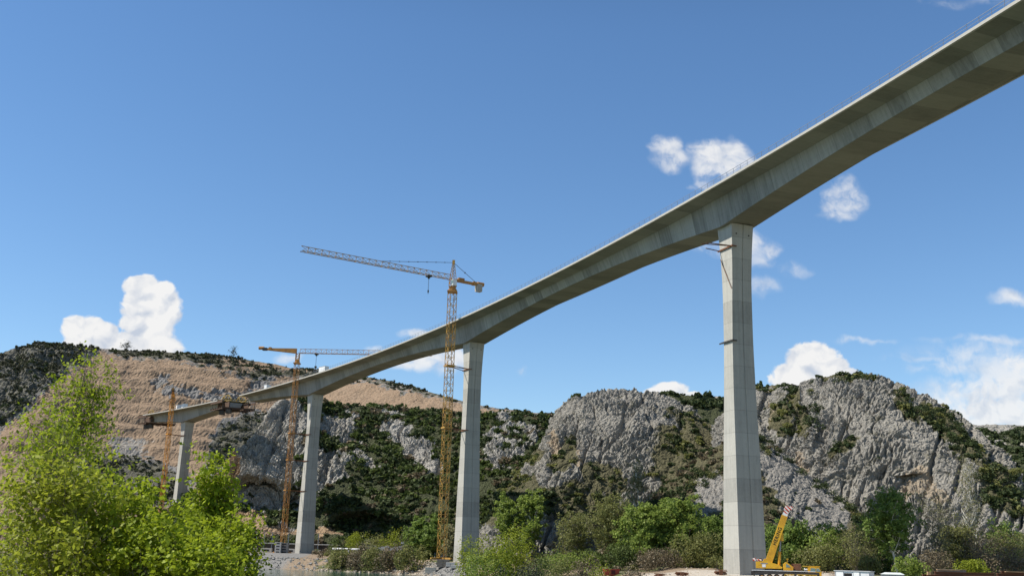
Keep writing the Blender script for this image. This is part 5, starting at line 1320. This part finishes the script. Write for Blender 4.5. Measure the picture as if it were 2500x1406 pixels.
T('tree', 'olive green tree with loose crown right of the bare forked tree', 'tree', 2345, 262, 1290, 44, LEAF_OLIVE, seed=116, bare=.12, n_t=60, sub=7, nl=9, cr=.95, ls=.36, stems=4)
T('tree', 'mid green small tree between the olive thicket and the white-trunked poplar', 'tree', 2140, 272, 1278, 40, LEAF_BRIGHT, seed=117, bare=.15, n_t=54, sub=7, nl=10, cr=.95, ls=.38, stems=2)
T('tree', 'dull green tree at the far right behind the brown thicket', 'tree', 2455, 268, 1285, 44, LEAF_MID, seed=118, bare=.12, n_t=56, sub=7, nl=10, cr=.95, ls=.38, stems=2)
bush('bright yellow-green low bush behind the rusty girders', 2372, 205, 1375, 28, LEAF_YELLOW, 109, 1200, .24)
bush('pale green bush between the grey tank and the rusty girders', 2222, 205, 1362, 30, LEAF_BRIGHT, 110, 900, .26)
bush('brown brush right of the pale green bush by the tank', 2290, 215, 1352, 40, LEAF_BROWN, 111, 900, .26)
bush('dark brush behind the roof rack of the mobile crane', 1990, 240, 1335, 46, LEAF_OLIVE, 112, 1200, .3)
bush('olive green brush behind the white cabin', 2120, 222, 1360, 30, LEAF_OLIVE, 113, 1100, .28)
bush('dull green brush behind the counterweight end of the mobile crane', 1880, 256, 1340, 40, LEAF_MAQUIS, 114, 900, .32)
bush('brown brush in the background above the right end of the girders', 2460, 222, 1345, 46, LEAF_BROWN, 115, 1000, .28)
# small trees on the skyline
hl = HILLS[HK[0]]; j = np.argmin(abs(hl['t'][:, 0])); 
for px, hgt, seed, lab in ((572, 9, 121, 'bare grey tree on the skyline above the red hillside'), (306, 7, 122, 'small bare tree on the skyline below the tall white cloud')):
    i = np.argmin(abs(hl['sx'][j] - px)); q = hl['P'][j, i]
    tree('tree', lab, 'tree', q[0], q[1], hgt, 4.5, LEAF_GREY, BARK_DARK, seed=seed, z=q[2] - .3, bare=.2, n_t=24, sub=5, nl=2, cr=.9, ls=.5)

# filling undergrowth of the far bank, one tangled mass
rs = np.random.RandomState(77)
for lab, mat, n, lo, hi in (('low tangled olive undergrowth along the far bank', LEAF_OLIVE, 240, 0, 1), ('dark tangled undergrowth at the foot of the hills', LEAF_MAQUIS, 260, 0, 1), ('brown dry brush along the foot of the hills', LEAF_BROWN, 220, 0, 1)):
    Vs = []
    for k in range(n):
        px = rs.uniform(1180, 2560); Y = rs.uniform(262, 345) if px > 1500 else rs.uniform(300, 390)
        if k % 3 == 0: px = rs.uniform(770, 1330); Y = rs.uniform(400, 470) if px < 1100 else rs.uniform(375, 440)
        x = gx(px, Y, 6); z = gz(x, Y); r = rs.uniform(1.0, 2.4); V, Q = shrub_leaves(rs, r, r * rs.uniform(.8, 1.5), 110, .5, 6)
        Vs.append(V + np.array([x, Y, z - .2]))
    V = np.concatenate(Vs); tag(link('undergrowth', np_mesh('undergrowth', V, np.arange(len(V)).reshape(-1, 4)), mat), lab, 'undergrowth', kind='stuff')

# broken stone on the mounds and along the water line
def stones(label, n, gen, mat, seed, lo=.2, hi=.8):
    rs = np.random.RandomState(seed); Vs = []; Qs = []; o = 0
    base = np.array([(1, 0, 0), (-1, 0, 0), (0, 1, 0), (0, -1, 0), (0, 0, 1), (0, 0, -1)], float); fc = np.array([(0, 2, 4), (2, 1, 4), (1, 3, 4), (3, 0, 4), (2, 0, 5), (1, 2, 5), (3, 1, 5), (0, 3, 5)])
    for k in range(n):
        x, y = gen(rs); s = lo + (hi - lo) * rs.uniform() ** 3
        V = base * rs.uniform(.6, 1.2, (6, 1)) * s * np.array([1, 1, .7]); V = V + rs.normal(0, .12 * s, (6, 3)); a = rs.uniform(0, 6.28)
        V = np.stack([V[:, 0] * math.cos(a) - V[:, 1] * math.sin(a), V[:, 0] * math.sin(a) + V[:, 1] * math.cos(a), V[:, 2]], -1)
        Vs.append(V + np.array([x, y, gz(x, y) + .1 * s])); Qs.append(fc + o); o += 6
    tag(link('stones', np_mesh('stones', np.concatenate(Vs), np.concatenate(Qs)), mat), label, 'stones', kind='stuff')
def band(x0, x1, d0, d1):
    def g(rs):
        x = rs.uniform(x0, x1); sl = float(np.interp(x, _sx, _ss)); return x, float(np.interp(x, _sx, _sy)) + rs.uniform(d0, d1) * math.sqrt(1 + sl * sl)
    return g
STONE = plain('pale_broken_stone', (.36, .315, .255), .95, var=.4, scale=.6)
STONE2 = plain('grey_broken_stone', (.22, .22, .215), .95, var=.4, scale=.6)
stones('tumbled pale stones below the middle crane', 420, band(-36, -22, .2, 9), STONE, 1, .2, .9)
stones('grey broken stone below the middle pier', 330, band(-24, -8, .2, 9), STONE2, 2, .2, .9)
stones('grey broken stone on the mound below the third pier', 420, band(-104, -62, .0, 10), STONE2, 3, .2, 1.0)
stones('pale stones along the water line', 260, band(-70, -20, -.4, 1.2), STONE, 4, .2, .8)
stones('pale stones strewn over the bottom edge of the building site', 420, lambda rs: (rs.uniform(-12, 62), rs.uniform(190, 262)), STONE, 5, .12, .5)

# ------------------------------------------------------------------ leafy trees of the near bank
def FT(name, label, cat, px, Y, top, wpx, mat, seed, **kw):
    x = gx(px, Y, 4.0); z = gz(x, Y) - .1; H = float(at(px, top, Y)[2]) - z
    kw['nl'] = kw['nl'] * .5; kw['asp'] = .62
    return tree(name, label, cat, x, Y, H, wpx * Y / F, mat, kw.pop('bark', BARK), seed=seed, z=z, **kw)
FT('tree', 'tall leafy yellow-green tree leaning in from the left edge, close to the viewer', 'tree', -8, 21, 1010, 90, LEAF_FRONT, 201, bare=.1, n_t=90, sub=8, nl=7, cr=.26, ls=.082, r0=.075, lean=(.35, 0), stems=2)
FT('tree', 'slim upper tree whose crown reaches highest at the left', 'tree', 84, 24, 885, 46, LEAF_FRONT, 202, bare=.66, n_t=34, sub=8, nl=9, cr=.22, ls=.082, r0=.05, lean=(.22, 0), env='vase')
FT('bush', 'wide bright green bush filling the lower left, close to the viewer', 'bush', 230, 18, 1192, 155, LEAF_FRONT, 203, bare=.04, n_t=120, sub=9, nl=10, cr=.20, ls=.088, r0=.035, stems=6)
FT('bush', 'dark shaded bush in the lower left corner', 'bush', 60, 17, 1135, 130, LEAF_FRONT2, 204, bare=.04, n_t=100, sub=9, nl=10, cr=.2, ls=.088, r0=.035, stems=5)
FT('sapling', 'pointed bright green sapling before the far pier', 'sapling', 432, 20, 1128, 70, LEAF_FRONT, 205, bare=.1, n_t=80, sub=8, nl=14, cr=.17, ls=.088, r0=.03, env='cone', stems=2, lean=(.25, 0))
FT('bush', 'bright green bush at the right end of the near foliage', 'bush', 520, 19, 1268, 56, LEAF_FRONT, 206, bare=.06, n_t=70, sub=8, nl=14, cr=.16, ls=.08, r0=.03, stems=4)
FT('bush', 'low bright bush along the bottom edge between the sapling and the wide bush', 'bush', 345, 17, 1290, 110, LEAF_FRONT, 207, bare=.04, n_t=90, sub=9, nl=15, cr=.17, ls=.08, r0=.03, stems=5)
FT('bush', 'low leafy bush along the bottom edge under the right end bush', 'bush', 455, 16.5, 1345, 85, LEAF_FRONT, 208, bare=.04, n_t=70, sub=9, nl=14, cr=.15, ls=.075, r0=.03, stems=5)
FT('tree', 'thin half bare tree with grey branches behind the lower left bushes', 'tree', 130, 27, 1060, 80, LEAF_FRONT2, 209, bare=.2, n_t=60, sub=7, nl=5, cr=.28, ls=.09, r0=.05, stems=2)
